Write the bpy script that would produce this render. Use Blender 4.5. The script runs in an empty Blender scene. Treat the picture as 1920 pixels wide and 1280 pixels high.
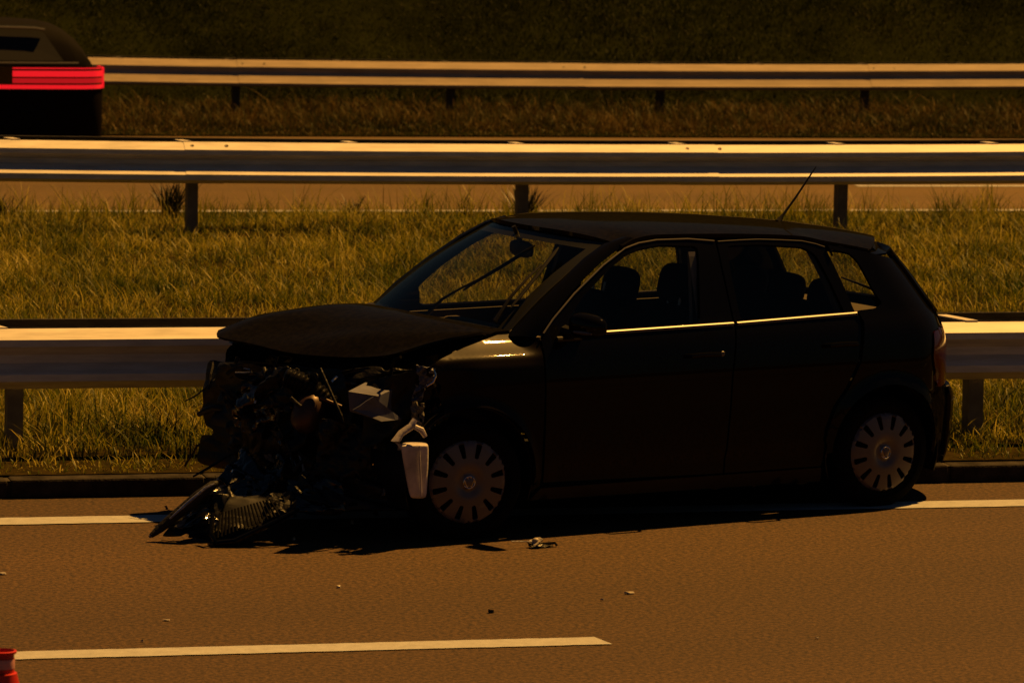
import bpy, bmesh, math, random
import numpy as np
from mathutils import Vector, Matrix
from mathutils.geometry import delaunay_2d_cdt

R = math.radians
scene = bpy.context.scene
col = scene.collection

# ------------------------------------------------------------------ camera
CAM_H, PITCH, YAW, ROLL, FPX = 3.5572, R(6.9726), R(14.2056), R(1.2715), 8354.67
Fh = Vector((math.sin(YAW), math.cos(YAW), 0)); Rh = Vector((math.cos(YAW), -math.sin(YAW), 0)); Uh = Vector((0, 0, 1))
fwd = Fh*math.cos(PITCH) - Uh*math.sin(PITCH); upv = Uh*math.cos(PITCH) + Fh*math.sin(PITCH)
cr = Rh*math.cos(ROLL) + upv*math.sin(ROLL); cu = upv*math.cos(ROLL) - Rh*math.sin(ROLL)
cd = bpy.data.cameras.new('camera'); cam = bpy.data.objects.new('camera', cd); col.objects.link(cam)
m = Matrix((cr, cu, -fwd)).transposed().to_4x4(); m.translation = (0, 0, CAM_H); cam.matrix_world = m
cd.sensor_width = 36; cd.lens = FPX/1920*36; cd.clip_start = .5; cd.clip_end = 3000
cd.dof.use_dof = True; cd.dof.focus_distance = 22.2; cd.dof.aperture_fstop = 7.0
scene.camera = cam
scene.render.resolution_x, scene.render.resolution_y = 1024, 682

# ------------------------------------------------------------------ night sky and the sodium light
SUN_DIR = Vector((-.54, -.277, -1.0)).normalized()          # the way the light travels
w = bpy.data.worlds.new("World"); scene.world = w; w.use_nodes = True
wn = w.node_tree; sky = wn.nodes.new('ShaderNodeTexSky'); sky.sky_type = 'NISHITA'; sky.sun_disc = False; sky.ozone_density = 5; sky.dust_density = 0; sky.air_density = 1.5
sky.sun_elevation = R(58.7); sky.sun_rotation = math.atan2(.54, .277)
wn.links.new(sky.outputs[0], wn.nodes['Background'].inputs[0]); wn.nodes['Background'].inputs[1].default_value = .0042
sd = bpy.data.lights.new('sun', 'SUN'); sd.energy = 3.7; sd.angle = R(.8); sd.color = (1.0, .485, .095)
sun = bpy.data.objects.new('sun', sd); col.objects.link(sun); sun.location = (12, 6, 25)
sun.rotation_euler = SUN_DIR.to_track_quat('-Z', 'Y').to_euler()
vs = scene.view_settings; vs.view_transform = 'Standard'; vs.look = 'None'; vs.exposure = .9; vs.gamma = 1; vs.use_curve_mapping = False

# ------------------------------------------------------------------ materials
def mat(name, base=(.5, .5, .5), rough=.5, metal=0, coat=0, coat_rough=.03, spec=.5, emis=None, estr=0, trans=0, var=0, vscale=8, var2=None, bump=0, bscale=40, stretch=(1, 1, 1), rvar=0):
    mm = bpy.data.materials.new(name); mm.use_nodes = True; nt = mm.node_tree; b = nt.nodes['Principled BSDF']
    b.inputs['Base Color'].default_value = (*base, 1); b.inputs['Roughness'].default_value = rough; b.inputs['Metallic'].default_value = metal
    b.inputs['Coat Weight'].default_value = coat; b.inputs['Coat Roughness'].default_value = coat_rough; b.inputs['Specular IOR Level'].default_value = spec
    if trans: b.inputs['Transmission Weight'].default_value = trans
    if emis: b.inputs['Emission Color'].default_value = (*emis, 1); b.inputs['Emission Strength'].default_value = estr
    tc = nt.nodes.new('ShaderNodeTexCoord'); mp = nt.nodes.new('ShaderNodeMapping'); mp.inputs['Scale'].default_value = stretch
    nt.links.new(tc.outputs['Object'], mp.inputs['Vector'])
    if var or var2:
        n = nt.nodes.new('ShaderNodeTexNoise'); n.inputs['Scale'].default_value = vscale; n.inputs['Detail'].default_value = 6; n.inputs['Roughness'].default_value = .65
        nt.links.new(mp.outputs[0], n.inputs['Vector'])
        rmp = nt.nodes.new('ShaderNodeValToRGB'); rmp.color_ramp.elements[0].position = .32; rmp.color_ramp.elements[1].position = .68
        c2 = var2 or tuple(x*(1+var) for x in base); c1 = base if var2 else tuple(x*(1-var) for x in base)
        rmp.color_ramp.elements[0].color = (*c1, 1); rmp.color_ramp.elements[1].color = (*c2, 1)
        nt.links.new(n.outputs['Fac'], rmp.inputs['Fac']); nt.links.new(rmp.outputs[0], b.inputs['Base Color'])
        if rvar:
            mr = nt.nodes.new('ShaderNodeMapRange'); mr.inputs['To Min'].default_value = rough-rvar; mr.inputs['To Max'].default_value = rough+rvar
            nt.links.new(n.outputs['Fac'], mr.inputs['Value']); nt.links.new(mr.outputs[0], b.inputs['Roughness'])
    if bump:
        n2 = nt.nodes.new('ShaderNodeTexNoise'); n2.inputs['Scale'].default_value = bscale; n2.inputs['Detail'].default_value = 4
        nt.links.new(mp.outputs[0], n2.inputs['Vector'])
        bp = nt.nodes.new('ShaderNodeBump'); bp.inputs['Strength'].default_value = bump; bp.inputs['Distance'].default_value = .01
        nt.links.new(n2.outputs['Fac'], bp.inputs['Height']); nt.links.new(bp.outputs[0], b.inputs['Normal'])
    return mm

def asphalt(name, dark, light, big=.35, seed=0.0):
    mm = bpy.data.materials.new(name); mm.use_nodes = True; nt = mm.node_tree; b = nt.nodes['Principled BSDF']; L = nt.links.new
    tc = nt.nodes.new('ShaderNodeTexCoord')
    n1 = nt.nodes.new('ShaderNodeTexNoise'); n1.inputs['Scale'].default_value = 42; n1.inputs['Detail'].default_value = 5; n1.inputs['Roughness'].default_value = .8
    n2 = nt.nodes.new('ShaderNodeTexVoronoi'); n2.inputs['Scale'].default_value = 75
    mp = nt.nodes.new('ShaderNodeMapping'); mp.inputs['Scale'].default_value = (.25, 1.1, 1); mp.inputs['Location'].default_value = (seed, seed*.7, 0)
    n3 = nt.nodes.new('ShaderNodeTexNoise'); n3.inputs['Scale'].default_value = big; n3.inputs['Detail'].default_value = 5
    for n in (n1, n2): L(tc.outputs['Object'], n.inputs['Vector'])
    L(tc.outputs['Object'], mp.inputs['Vector']); L(mp.outputs[0], n3.inputs['Vector'])
    r1 = nt.nodes.new('ShaderNodeValToRGB'); e = r1.color_ramp.elements; e[0].position = .40; e[1].position = .62
    e[0].color = (*dark, 1); e[1].color = (*light, 1); L(n1.outputs['Fac'], r1.inputs['Fac'])
    r2 = nt.nodes.new('ShaderNodeValToRGB'); e = r2.color_ramp.elements; e[0].position = .3; e[1].position = .7
    e[0].color = (.60, .60, .62, 1); e[1].color = (1.28, 1.25, 1.18, 1); L(n3.outputs['Fac'], r2.inputs['Fac'])
    mx = nt.nodes.new('ShaderNodeMix'); mx.data_type = 'RGBA'; mx.blend_type = 'MULTIPLY'; mx.inputs['Factor'].default_value = 1
    L(r1.outputs[0], mx.inputs['A']); L(r2.outputs[0], mx.inputs['B'])
    r3 = nt.nodes.new('ShaderNodeValToRGB'); e = r3.color_ramp.elements; e[0].position = .0; e[1].position = .45
    e[0].color = (1.25, 1.25, 1.25, 1); e[1].color = (.85, .85, .85, 1); L(n2.outputs['Distance'], r3.inputs['Fac'])
    m2 = nt.nodes.new('ShaderNodeMix'); m2.data_type = 'RGBA'; m2.blend_type = 'MULTIPLY'; m2.inputs['Factor'].default_value = 1
    L(mx.outputs['Result'], m2.inputs['A']); L(r3.outputs[0], m2.inputs['B']); L(m2.outputs['Result'], b.inputs['Base Color'])
    b.inputs['Roughness'].default_value = .8; b.inputs['Specular IOR Level'].default_value = .3
    bp = nt.nodes.new('ShaderNodeBump'); bp.inputs['Strength'].default_value = .3; bp.inputs['Distance'].default_value = .004
    L(n1.outputs['Fac'], bp.inputs['Height']); L(bp.outputs[0], b.inputs['Normal'])
    return mm

def glass(name, tint, rough=.0):
    mm = bpy.data.materials.new(name); mm.use_nodes = True; nt = mm.node_tree; nt.nodes.clear(); L = nt.links.new
    o = nt.nodes.new('ShaderNodeOutputMaterial'); t = nt.nodes.new('ShaderNodeBsdfTransparent'); t.inputs[0].default_value = (*tint, 1)
    g = nt.nodes.new('ShaderNodeBsdfGlossy'); g.inputs['Roughness'].default_value = .03; g.inputs[0].default_value = (.55, .50, .44, 1)
    fr = nt.nodes.new('ShaderNodeFresnel'); mx = nt.nodes.new('ShaderNodeMixShader')
    ge = nt.nodes.new('ShaderNodeNewGeometry'); mi = nt.nodes.new('ShaderNodeMapRange'); mi.inputs['To Min'].default_value = 1.5; mi.inputs['To Max'].default_value = 1/1.5   # thin pane: the same from both sides
    L(ge.outputs['Backfacing'], mi.inputs['Value']); L(mi.outputs[0], fr.inputs['IOR'])
    L(fr.outputs[0], mx.inputs[0]); L(t.outputs[0], mx.inputs[1]); L(g.outputs[0], mx.inputs[2]); L(mx.outputs[0], o.inputs[0])
    return mm

def leafy(name, cols, nscale, trans=.35, spec=.35):
    """grass: per-blade random attribute 'tint' plus patches that follow the place"""
    mm = bpy.data.materials.new(name); mm.use_nodes = True; nt = mm.node_tree; nt.nodes.clear(); L = nt.links.new
    o = nt.nodes.new('ShaderNodeOutputMaterial'); at = nt.nodes.new('ShaderNodeAttribute'); at.attribute_name = 'tint'
    tc = nt.nodes.new('ShaderNodeTexCoord'); n = nt.nodes.new('ShaderNodeTexNoise'); n.inputs['Scale'].default_value = nscale; n.inputs['Detail'].default_value = 4
    L(tc.outputs['Object'], n.inputs['Vector'])
    ad = nt.nodes.new('ShaderNodeMath'); ad.operation = 'MULTIPLY_ADD'; ad.inputs[1].default_value = 1.9; ad.inputs[2].default_value = -.95; L(n.outputs['Fac'], ad.inputs[0])
    a2 = nt.nodes.new('ShaderNodeMath'); a2.operation = 'ADD'; L(at.outputs['Fac'], a2.inputs[0]); L(ad.outputs[0], a2.inputs[1])
    rp = nt.nodes.new('ShaderNodeValToRGB'); e = rp.color_ramp.elements
    for i, c in enumerate(cols):
        p = i/(len(cols)-1)
        if i == 0: e[0].position = 0; e[0].color = (*c, 1)
        elif i == len(cols)-1: e[-1].position = 1; e[-1].color = (*c, 1)
        else: x = e.new(p); x.color = (*c, 1)
    L(a2.outputs[0], rp.inputs['Fac'])
    d = nt.nodes.new('ShaderNodeBsdfPrincipled'); d.inputs['Roughness'].default_value = .5; d.inputs['Specular IOR Level'].default_value = spec
    t = nt.nodes.new('ShaderNodeBsdfTranslucent'); mx = nt.nodes.new('ShaderNodeMixShader'); mx.inputs[0].default_value = trans
    L(rp.outputs[0], d.inputs['Base Color']); L(rp.outputs[0], t.inputs[0]); L(d.outputs[0], mx.inputs[1]); L(t.outputs[0], mx.inputs[2]); L(mx.outputs[0], o.inputs[0])
    return mm

M = dict(
    asph=asphalt('asphalt_near', (.016, .0088, .0032), (.102, .0565, .0205)),
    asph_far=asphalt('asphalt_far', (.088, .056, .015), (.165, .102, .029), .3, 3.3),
    line=mat('road_paint', (.36, .37, .39), .6, var=.14, vscale=16, bump=.3, bscale=90),
    kerb=mat('kerb_concrete', (.030, .026, .022), .95, spec=.1, var=.6, vscale=9, bump=.6, bscale=60),
    soil=mat('soil', (.035, .027, .014), .95, var=.5, vscale=5, bump=1, bscale=30),
    thatch=mat('thatch', (.012, .011, .003), 1, var2=(.045, .032, .010), vscale=11, bump=1, bscale=60, spec=0),
    hill=mat('hill_soil', (.012, .014, .003), 1, var=.5, vscale=.9, bump=1, bscale=20, spec=0),  # darkened to stand in for lamplight fading with distance
    zinc=mat('galvanised_steel', (.60, .57, .52), .5, metal=.05, var=.2, vscale=6, stretch=(.5, 3, 3), spec=.35, rvar=.1),
    zinc_far=mat('far_beam_steel', (.38, .30, .21), .6, metal=.03, var=.2, vscale=5, stretch=(.5, 3, 3), spec=.3),  # darker, more orange steel tone for the farthest beams
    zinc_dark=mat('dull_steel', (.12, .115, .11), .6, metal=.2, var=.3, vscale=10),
    zinc_dim=mat('far_post_steel', (.05, .045, .04), .7, metal=.1, var=.3, vscale=10),  # darker steel tone for the farthest posts and spacers
    bolt=mat('bolt_steel', (.05, .045, .04), .5, metal=.5),
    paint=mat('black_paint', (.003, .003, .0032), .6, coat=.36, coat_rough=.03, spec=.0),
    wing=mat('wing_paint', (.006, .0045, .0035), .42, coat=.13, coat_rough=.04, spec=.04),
    dusty=mat('dusty_black_paint', (.0035, .0034, .0022), .7, coat=.22, coat_rough=.06, spec=.0, var2=(.0075, .0065, .004), vscale=30, bump=.06, bscale=300),
    trim=mat('black_plastic', (.005, .005, .005), .5, spec=.3, var=.3, vscale=20),
    strip=mat('polished_trim', (.125, .12, .11), .35, metal=.1, spec=.4),
    rubber=mat('tyre_rubber', (.005, .005, .005), .95, spec=.05, bump=.3, bscale=60),
    cap=mat('silver_wheel_cover', (.115, .098, .102), .4, metal=.3, var=.12, vscale=9, coat=.2),
    seat=mat('seat_cloth', (.006, .006, .007), .9, bump=.4, bscale=300),
    cabin=mat('cabin_plastic', (.10, .075, .05), .8, bump=.3, bscale=200),
    belt=mat('belt_webbing', (.16, .16, .17), .8),
    headlining=mat('headlining', (.05, .05, .05), .9),
    glass=glass('car_glass', (.80, .82, .78)), glass_rear=glass('tinted_glass', (.78, .80, .74)),
    mirror=mat('mirror_glass', (.8, .8, .8), .03, metal=1),
    gloss=mat('glossy_torn_plastic', (.003, .003, .0035), .12, spec=.5, coat=.3, coat_rough=.05, bump=.4, bscale=25),
    red=mat('red_lens', (.022, .001, .001), .15, coat=.5), amber=mat('amber_lens', (.45, .12, .01), .15, coat=1),
    iron=mat('cast_metal', (.018, .017, .017), .6, spec=.2, metal=.2, var=.5, vscale=14, bump=.6, bscale=50),
    alu=mat('bare_aluminium', (.38, .38, .40), .35, metal=.7, var=.3, vscale=20, bump=.3, bscale=60),
    rust=mat('brown_metal', (.05, .025, .017), .45, metal=.3, var=.4, vscale=16),
    grey=mat('grey_plastic', (.06, .068, .12), .6, var=.3, vscale=14),
    white=mat('white_plastic', (.44, .41, .42), .55, var=.3, vscale=9, bump=.3, bscale=30),
    wreckb=mat('torn_black_plastic', (.0035, .0035, .004), .4, spec=.25, var=.4, vscale=20, bump=.5, bscale=30),
    chrome=mat('headlamp_reflector', (.6, .6, .65), .15, metal=1),
    conered=mat('red_cone_rubber', (.50, .02, .01), .4, var=.12, vscale=9), conewhite=mat('pale_reflective_sleeve', (.60, .30, .30), .35, var=.12, vscale=20),
    frag=mat('pale_fragment', (.30, .27, .23), .5, var=.4, vscale=60),
    tail=mat('lamp_and_streak_glow', (.5, .01, .01), .3, emis=(1, .012, .02), estr=.42),  # glow shared by the rear lamp and its drawn-out streak
    streak_soft=mat('dim_light_streak', (.3, .01, .01), .3, emis=(1, .012, .02), estr=.22),  # weaker glow, only for the drawn-out light streak
    farpaint=mat('dark_far_paint', (.004, .003, .0025), .8, coat=.0, coat_rough=.1, spec=.05),
)
M['grass'] = leafy('verge_grass', [(.022, .040, .0010), (.070, .092, .002), (.150, .150, .004), (.24, .205, .008), (.46, .38, .07)], 1.1, .42, .2)
M['grass_far'] = leafy('far_verge_grass', [(.016, .022, .003), (.042, .044, .006), (.085, .058, .011), (.13, .082, .02)], .8, .2, .06)  # dimmer than the median grass: fading lamplight put into the colour
M['grass_hill'] = leafy('hill_grass', [(.005, .012, .002), (.012, .020, .003), (.022, .026, .006), (.034, .030, .009)], .45, .15, .03)  # darkest grass: lamplight fall-off on the slope put into the colour
M['weed'] = leafy('weed_leaf', [(.004, .006, .002), (.012, .014, .004), (.03, .028, .008)], 3, .2)

# ------------------------------------------------------------------ helpers
def tag(o, label=None, cat=None, group=None, kind=None):
    if label: o['label'] = label
    if cat: o['category'] = cat
    if group: o['group'] = group
    if kind: o['kind'] = kind
    return o
def link(name, me, material, parent=None, loc=None, rot=None):
    o = bpy.data.objects.new(name, me); col.objects.link(o)
    if material is not None and len(me.materials) == 0: me.materials.append(material)
    if parent: o.parent = parent
    if loc is not None: o.location = loc
    if rot is not None: o.rotation_euler = rot
    return o
def mesh(name, v, f, material=None, parent=None, smooth=False, solid=0, offset=-1, loc=None, rot=None):
    me = bpy.data.meshes.new(name); me.from_pydata([tuple(p) for p in v], [], f); me.update()
    if smooth:
        me.shade_smooth()
        bm = bmesh.new(); bm.from_mesh(me)
        for e in bm.edges:
            if len(e.link_faces) < 2 or e.calc_face_angle(0) > R(40): e.smooth = False
        bm.to_mesh(me); bm.free()
    o = link(name, me, material, parent, loc, rot)
    if solid:
        s = o.modifiers.new('thickness', 'SOLIDIFY'); s.thickness = solid; s.offset = offset
    return o
def empty(name, loc=(0, 0, 0), rz=0, parent=None):
    o = bpy.data.objects.new(name, None); col.objects.link(o); o.location = loc; o.rotation_euler = (0, 0, rz); o.empty_display_size = .2
    if parent: o.parent = parent
    return o
def boxvf(x0, x1, y0, y1, z0, z1):
    v = [(x0, y0, z0), (x1, y0, z0), (x1, y1, z0), (x0, y1, z0), (x0, y0, z1), (x1, y0, z1), (x1, y1, z1), (x0, y1, z1)]
    return v, [(3, 2, 1, 0), (4, 5, 6, 7), (0, 1, 5, 4), (1, 2, 6, 5), (2, 3, 7, 6), (3, 0, 4, 7)]
def box(name, b, material, parent=None, bevel=0, **k):
    v, f = boxvf(*b); o = mesh(name, v, f, material, parent, **k)
    if bevel: bv = o.modifiers.new('bevel', 'BEVEL'); bv.width = bevel; bv.segments = 2
    return o
def hexa(name, c8, material, parent=None, bevel=.006):
    o = mesh(name, c8, [(3, 2, 1, 0), (4, 5, 6, 7), (0, 1, 5, 4), (1, 2, 6, 5), (2, 3, 7, 6), (3, 0, 4, 7)], material, parent)
    if bevel: bv = o.modifiers.new('bevel', 'BEVEL'); bv.width = bevel; bv.segments = 2
    return o
def tubevf(pts, r, n=8):
    pts = [Vector(p) for p in pts]; rr = r if isinstance(r, (list, tuple)) else [r]*len(pts); V = []; Fc = []
    up = Vector((0, 0, 1))
    for i, p in enumerate(pts):
        d = (pts[min(i+1, len(pts)-1)]-pts[max(i-1, 0)]).normalized()
        a = d.cross(up if abs(d.z) < .9 else Vector((1, 0, 0))).normalized(); b = a.cross(d)
        for k in range(n):
            t = 2*math.pi*k/n; V.append(p+(a*math.cos(t)+b*math.sin(t))*rr[i])
    for i in range(len(pts)-1):
        for k in range(n): Fc.append((i*n+k, i*n+(k+1) % n, (i+1)*n+(k+1) % n, (i+1)*n+k))
    Fc.append(tuple(range(n-1, -1, -1))); Fc.append(tuple(range((len(pts)-1)*n, len(pts)*n)))
    return V, Fc
def tube(name, pts, r, material, parent=None, n=8): return mesh(name, *tubevf(pts, r, n), material, parent, smooth=True)
def join(parts):
    V = []; Fc = []
    for v, f in parts:
        b = len(V); V += [tuple(p) for p in v]; Fc += [tuple(i+b for i in q) for q in f]
    return V, Fc
def lathevf(prof, n=32, axis='y'):
    """prof: (radius, along) pairs swept round the axis"""
    V = []; Fc = []
    for (r_, h) in prof:
        for k in range(n):
            t = 2*math.pi*k/n; c, s = r_*math.cos(t), r_*math.sin(t)
            V.append((c, h, s) if axis == 'y' else (c, s, h))
    for i in range(len(prof)-1):
        for k in range(n): Fc.append((i*n+k, i*n+(k+1) % n, (i+1)*n+(k+1) % n, (i+1)*n+k))
    return V, Fc
def grid(name, fn, nu, nv, material, parent=None, solid=0, smooth=True, offset=-1):
    V = [fn(i/nu, j/nv) for j in range(nv+1) for i in range(nu+1)]
    Fc = [(j*(nu+1)+i, j*(nu+1)+i+1, (j+1)*(nu+1)+i+1, (j+1)*(nu+1)+i) for j in range(nv) for i in range(nu)]
    return mesh(name, V, Fc, material, parent, smooth=smooth, solid=solid, offset=offset)
def interp(tab):
    xs = [a for a, b in tab]; ys = [b for a, b in tab]; n = len(xs)
    d = [(ys[i+1]-ys[i])/(xs[i+1]-xs[i]) for i in range(n-1)]
    mm = [d[0]] + [0 if d[i-1]*d[i] <= 0 else 2*d[i-1]*d[i]/(d[i-1]+d[i]) for i in range(1, n-1)] + [d[-1]]
    def f(x):
        if x <= xs[0]: return ys[0]+mm[0]*(x-xs[0])
        if x >= xs[-1]: return ys[-1]+mm[-1]*(x-xs[-1])
        i = 0
        while x > xs[i+1]: i += 1
        h = xs[i+1]-xs[i]; t = (x-xs[i])/h
        return (2*t**3-3*t*t+1)*ys[i]+(t**3-2*t*t+t)*h*mm[i]+(-2*t**3+3*t*t)*ys[i+1]+(t**3-t*t)*h*mm[i+1]
    return f
def inside(p, poly):
    x, y = p; c = False; j = len(poly)-1
    for i in range(len(poly)):
        xi, yi = poly[i]; xj, yj = poly[j]
        if (yi > y) != (yj > y) and x < (xj-xi)*(y-yi)/(yj-yi)+xi: c = not c
        j = i
    return c
def resample(poly, step, closed=True):
    out = []; n = len(poly)
    for i in range(n if closed else n-1):
        a, b = poly[i], poly[(i+1) % n]; L = math.dist(a, b); k = max(1, int(math.ceil(L/step)))
        for q in range(k): out.append((a[0]+(b[0]-a[0])*q/k, a[1]+(b[1]-a[1])*q/k))
    if not closed: out.append(poly[-1])
    return out
def rounded(poly, r=.02, n=4):
    out = []; N = len(poly)
    for i in range(N):
        p0, p1, p2 = Vector(poly[i-1]), Vector(poly[i]), Vector(poly[(i+1) % N])
        a = (p0-p1); b = (p2-p1); rr = min(r, a.length*.45, b.length*.45); s = p1+a.normalized()*rr; e = p1+b.normalized()*rr
        for q in range(n+1):
            t = q/n; z = s*(1-t)**2+p1*2*t*(1-t)+e*t*t; out.append((z.x, z.y))
    return out
def planar(outer, holes, step):
    """triangulated 2-D region with interior points"""
    loops = [resample(outer, step)]+[resample(h, step) for h in holes]
    P = []; E = []
    for lp in loops:
        b = len(P); P += lp; E += [(b+i, b+(i+1) % len(lp)) for i in range(len(lp))]
    bp = np.array(P)
    xs = [p[0] for p in outer]; ys = [p[1] for p in outer]
    x = min(xs)+step/2; row = 0
    while x < max(xs):
        y = min(ys)+step*(.25 if row % 2 else .75)
        while y < max(ys):
            if inside((x, y), outer) and not any(inside((x, y), h) for h in holes) and np.min((bp[:, 0]-x)**2+(bp[:, 1]-y)**2) > (step*.6)**2: P.append((x, y))
            y += step
        x += step*.87; row += 1
    r = delaunay_2d_cdt([Vector(p) for p in P], E, [], 0, 1e-6)
    vv = [(p.x, p.y) for p in r[0]]; ff = []
    for f in r[2]:
        c = (sum(vv[i][0] for i in f)/len(f), sum(vv[i][1] for i in f)/len(f))
        if inside(c, outer) and not any(inside(c, h) for h in holes): ff.append(tuple(f))
    used = sorted({i for f in ff for i in f}); mp = {u: k for k, u in enumerate(used)}
    return [vv[u] for u in used], [tuple(mp[i] for i in f) for f in ff]

# ------------------------------------------------------------------ ground, roads, markings
def sheet(name, xs, ys, zf, material, kind='structure', nx=1, ny=None):
    V = [(x, y, zf(x, y)) for y in ys for x in xs]; n = len(xs)
    Fc = [(j*n+i, j*n+i+1, (j+1)*n+i+1, (j+1)*n+i) for j in range(len(ys)-1) for i in range(n-1)]
    o = mesh(name, V, Fc, material, smooth=True); tag(o, kind=kind); return o
XS = [-900, -200, -60, -20, -10, 0, 5, 10, 15, 20, 30, 45, 80, 200, 900]
base = sheet('ground', [-1200, 1200], [-600, 1800], lambda x, y: -.75, M['hill'])
sheet('near_verge', XS, [-500, -60, -8, 8.3], lambda x, y: -.006, M['thatch'])
road = sheet('near_road', XS, [8.3, 12, 22.07], lambda x, y: 0, M['asph'])
def farz(y): return -.012-.33*max(0, min(1, (y-37.1)/12.6))
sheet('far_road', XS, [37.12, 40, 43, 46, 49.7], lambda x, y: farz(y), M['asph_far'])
rng = random.Random(5)
def medz(x, y):
    z = .10 if y < 34.6 else .10-.115*min(1, (y-34.6)/2.4)
    return z+.018*math.sin(x*1.7+y*.9)*math.sin(y*1.3-x*.4)*(1 if 22.6 < y < 35 else 0)
mx_ = [-900, -200, -60, -25] + [i*.5-2 for i in range(0, 46)] + [30, 45, 80, 200, 900]
sheet('median_verge', mx_, [22.19+.35*i for i in range(0, 43)]+[37.3], medz, M['thatch'])
def hillz(x, y):
    if y < 54.2: return farz(49.7)+.02-.045*min(1, max(0, (y-49.7)/2.5))
    return -.367+math.tan(R(30))*(y-54.2 if y < 66 else 11.8) + .12*math.sin(x*.6+1)*math.sin(y*.9)*min(1, (y-54.2)/2)
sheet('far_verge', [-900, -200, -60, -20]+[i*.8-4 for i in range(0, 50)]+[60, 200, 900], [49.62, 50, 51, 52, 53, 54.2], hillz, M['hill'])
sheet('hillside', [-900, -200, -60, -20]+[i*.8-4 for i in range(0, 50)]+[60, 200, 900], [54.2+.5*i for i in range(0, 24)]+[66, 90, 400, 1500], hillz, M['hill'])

def strip_line(name, pts, material, parent=None):
    return mesh(name, pts, [tuple(range(len(pts)))], material, parent)
def ragged(x0, x1, y0, y1, z, seed, slant=0.0, amp=.004):
    r_ = random.Random(seed); n = max(2, int((x1-x0)/.05)); lo = []; hi = []
    for i in range(n+1):
        t = i/n
        lo.append((x0+(x1-x0)*t+slant, y0+r_.uniform(-amp, amp), z)); hi.append((x0+(x1-x0)*t, y1+r_.uniform(-amp, amp), z))
    V = lo+hi; Fc = [(i, i+1, n+2+i, n+1+i) for i in range(n)]
    return V, Fc
o = mesh('edge_line', *ragged(-40, 60, 21.25, 21.455, .005, 1), M['line']); tag(o, kind='structure')
for k, x0 in enumerate((-22.02, -10.02, 1.98, 13.98, 25.98)):
    V, Fc = ragged(x0, x0+3, 17.905, 18.07, .005, 20+k)
    nn = len(V)//2
    V[nn-1] = (x0+3.02, V[nn-1][1], .005); V[-1] = (x0+2.985, V[-1][1], .005)
    tag(mesh('lane_marking', V, Fc, M['line']), kind='structure')
o = mesh('edge_line', *ragged(-40, 70, 37.30, 37.45, farz(37.37)+.006, 2), M['line']); tag(o, kind='structure')
o = mesh('edge_line', *ragged(-40, 80, 47.3, 47.45, farz(47.37)+.006, 3, amp=.01), M['line']); tag(o, kind='structure')
for k, x0 in enumerate((-22.3, -10.3, 1.7, 13.72, 25.7)):
    tag(mesh('lane_marking', *ragged(x0, x0+3 if k != 3 else x0+3, 40.72, 40.87, farz(40.8)+.006, 40+k), M['line']), kind='structure')

# kerb: a bed with one stone after another, joints open
kb = box('kerb', (-60, 70, 22.075, 22.185, -.10, .088), M['soil']); tag(kb, kind='structure')
v, f = boxvf(0, .985, 0, .13, -.08, .096)
me = bpy.data.meshes.new('kerb_stone'); me.from_pydata(v, [], f); me.materials.append(M['kerb'])
for i in range(34):
    s = link('kerb_stone', me, None, kb, (-8+i*1.0+rng.uniform(-.004, .004), 22.058+rng.uniform(-.005, .005), rng.uniform(-.008, .004)))
    bv = s.modifiers.new('bevel', 'BEVEL'); bv.width = .012; bv.segments = 2

# ------------------------------------------------------------------ crash barriers
def wprof(slope=.048, out2=0.0, lean=0.0, depth=.083, h=.31):
    """cross-section of the corrugated beam: (distance towards the viewer, height)"""
    p = [(-.004, h), (.004, h-.004), (depth, h-slope), (depth, h-slope-.034), (.006, h*.5+.022), (.006, h*.5-.022),
         (depth+out2, slope+.034 if slope < .06 else slope+.012), (depth+out2, slope), (.004, .004), (-.004, 0)]
    return [(d+lean*(h-z), z) for d, z in p]
def beam(name, x0, x1, prof, side, y, z0, sag, parent, material):
    """sheet-metal beam between two stations; side -1 faces the camera"""
    n = 5; V = []; Fc = []; m_ = len(prof)
    for i in range(n+1):
        x = x0+(x1-x0)*i/n
        for (d, z) in prof: V.append((x, y+side*d, z0+z+sag(x)))
    for i in range(n):
        for k in range(m_-1):
            q = (i*m_+k, i*m_+k+1, (i+1)*m_+k+1, (i+1)*m_+k); Fc.append(q if side > 0 else q[::-1])
    o = mesh(name, V, Fc, material, parent, solid=.004, offset=0); return o
def bolt(parent, x, y, z, r=.014, tilt=0):
    V, Fc = lathevf([(0.0001, .0), (r*.8, .002), (r, .0), (r, -.006)], 8, 'z')
    o = mesh('bolt', V, Fc, M['bolt'], parent, loc=(x, y, z), rot=(tilt, 0, 0)); return o
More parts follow.
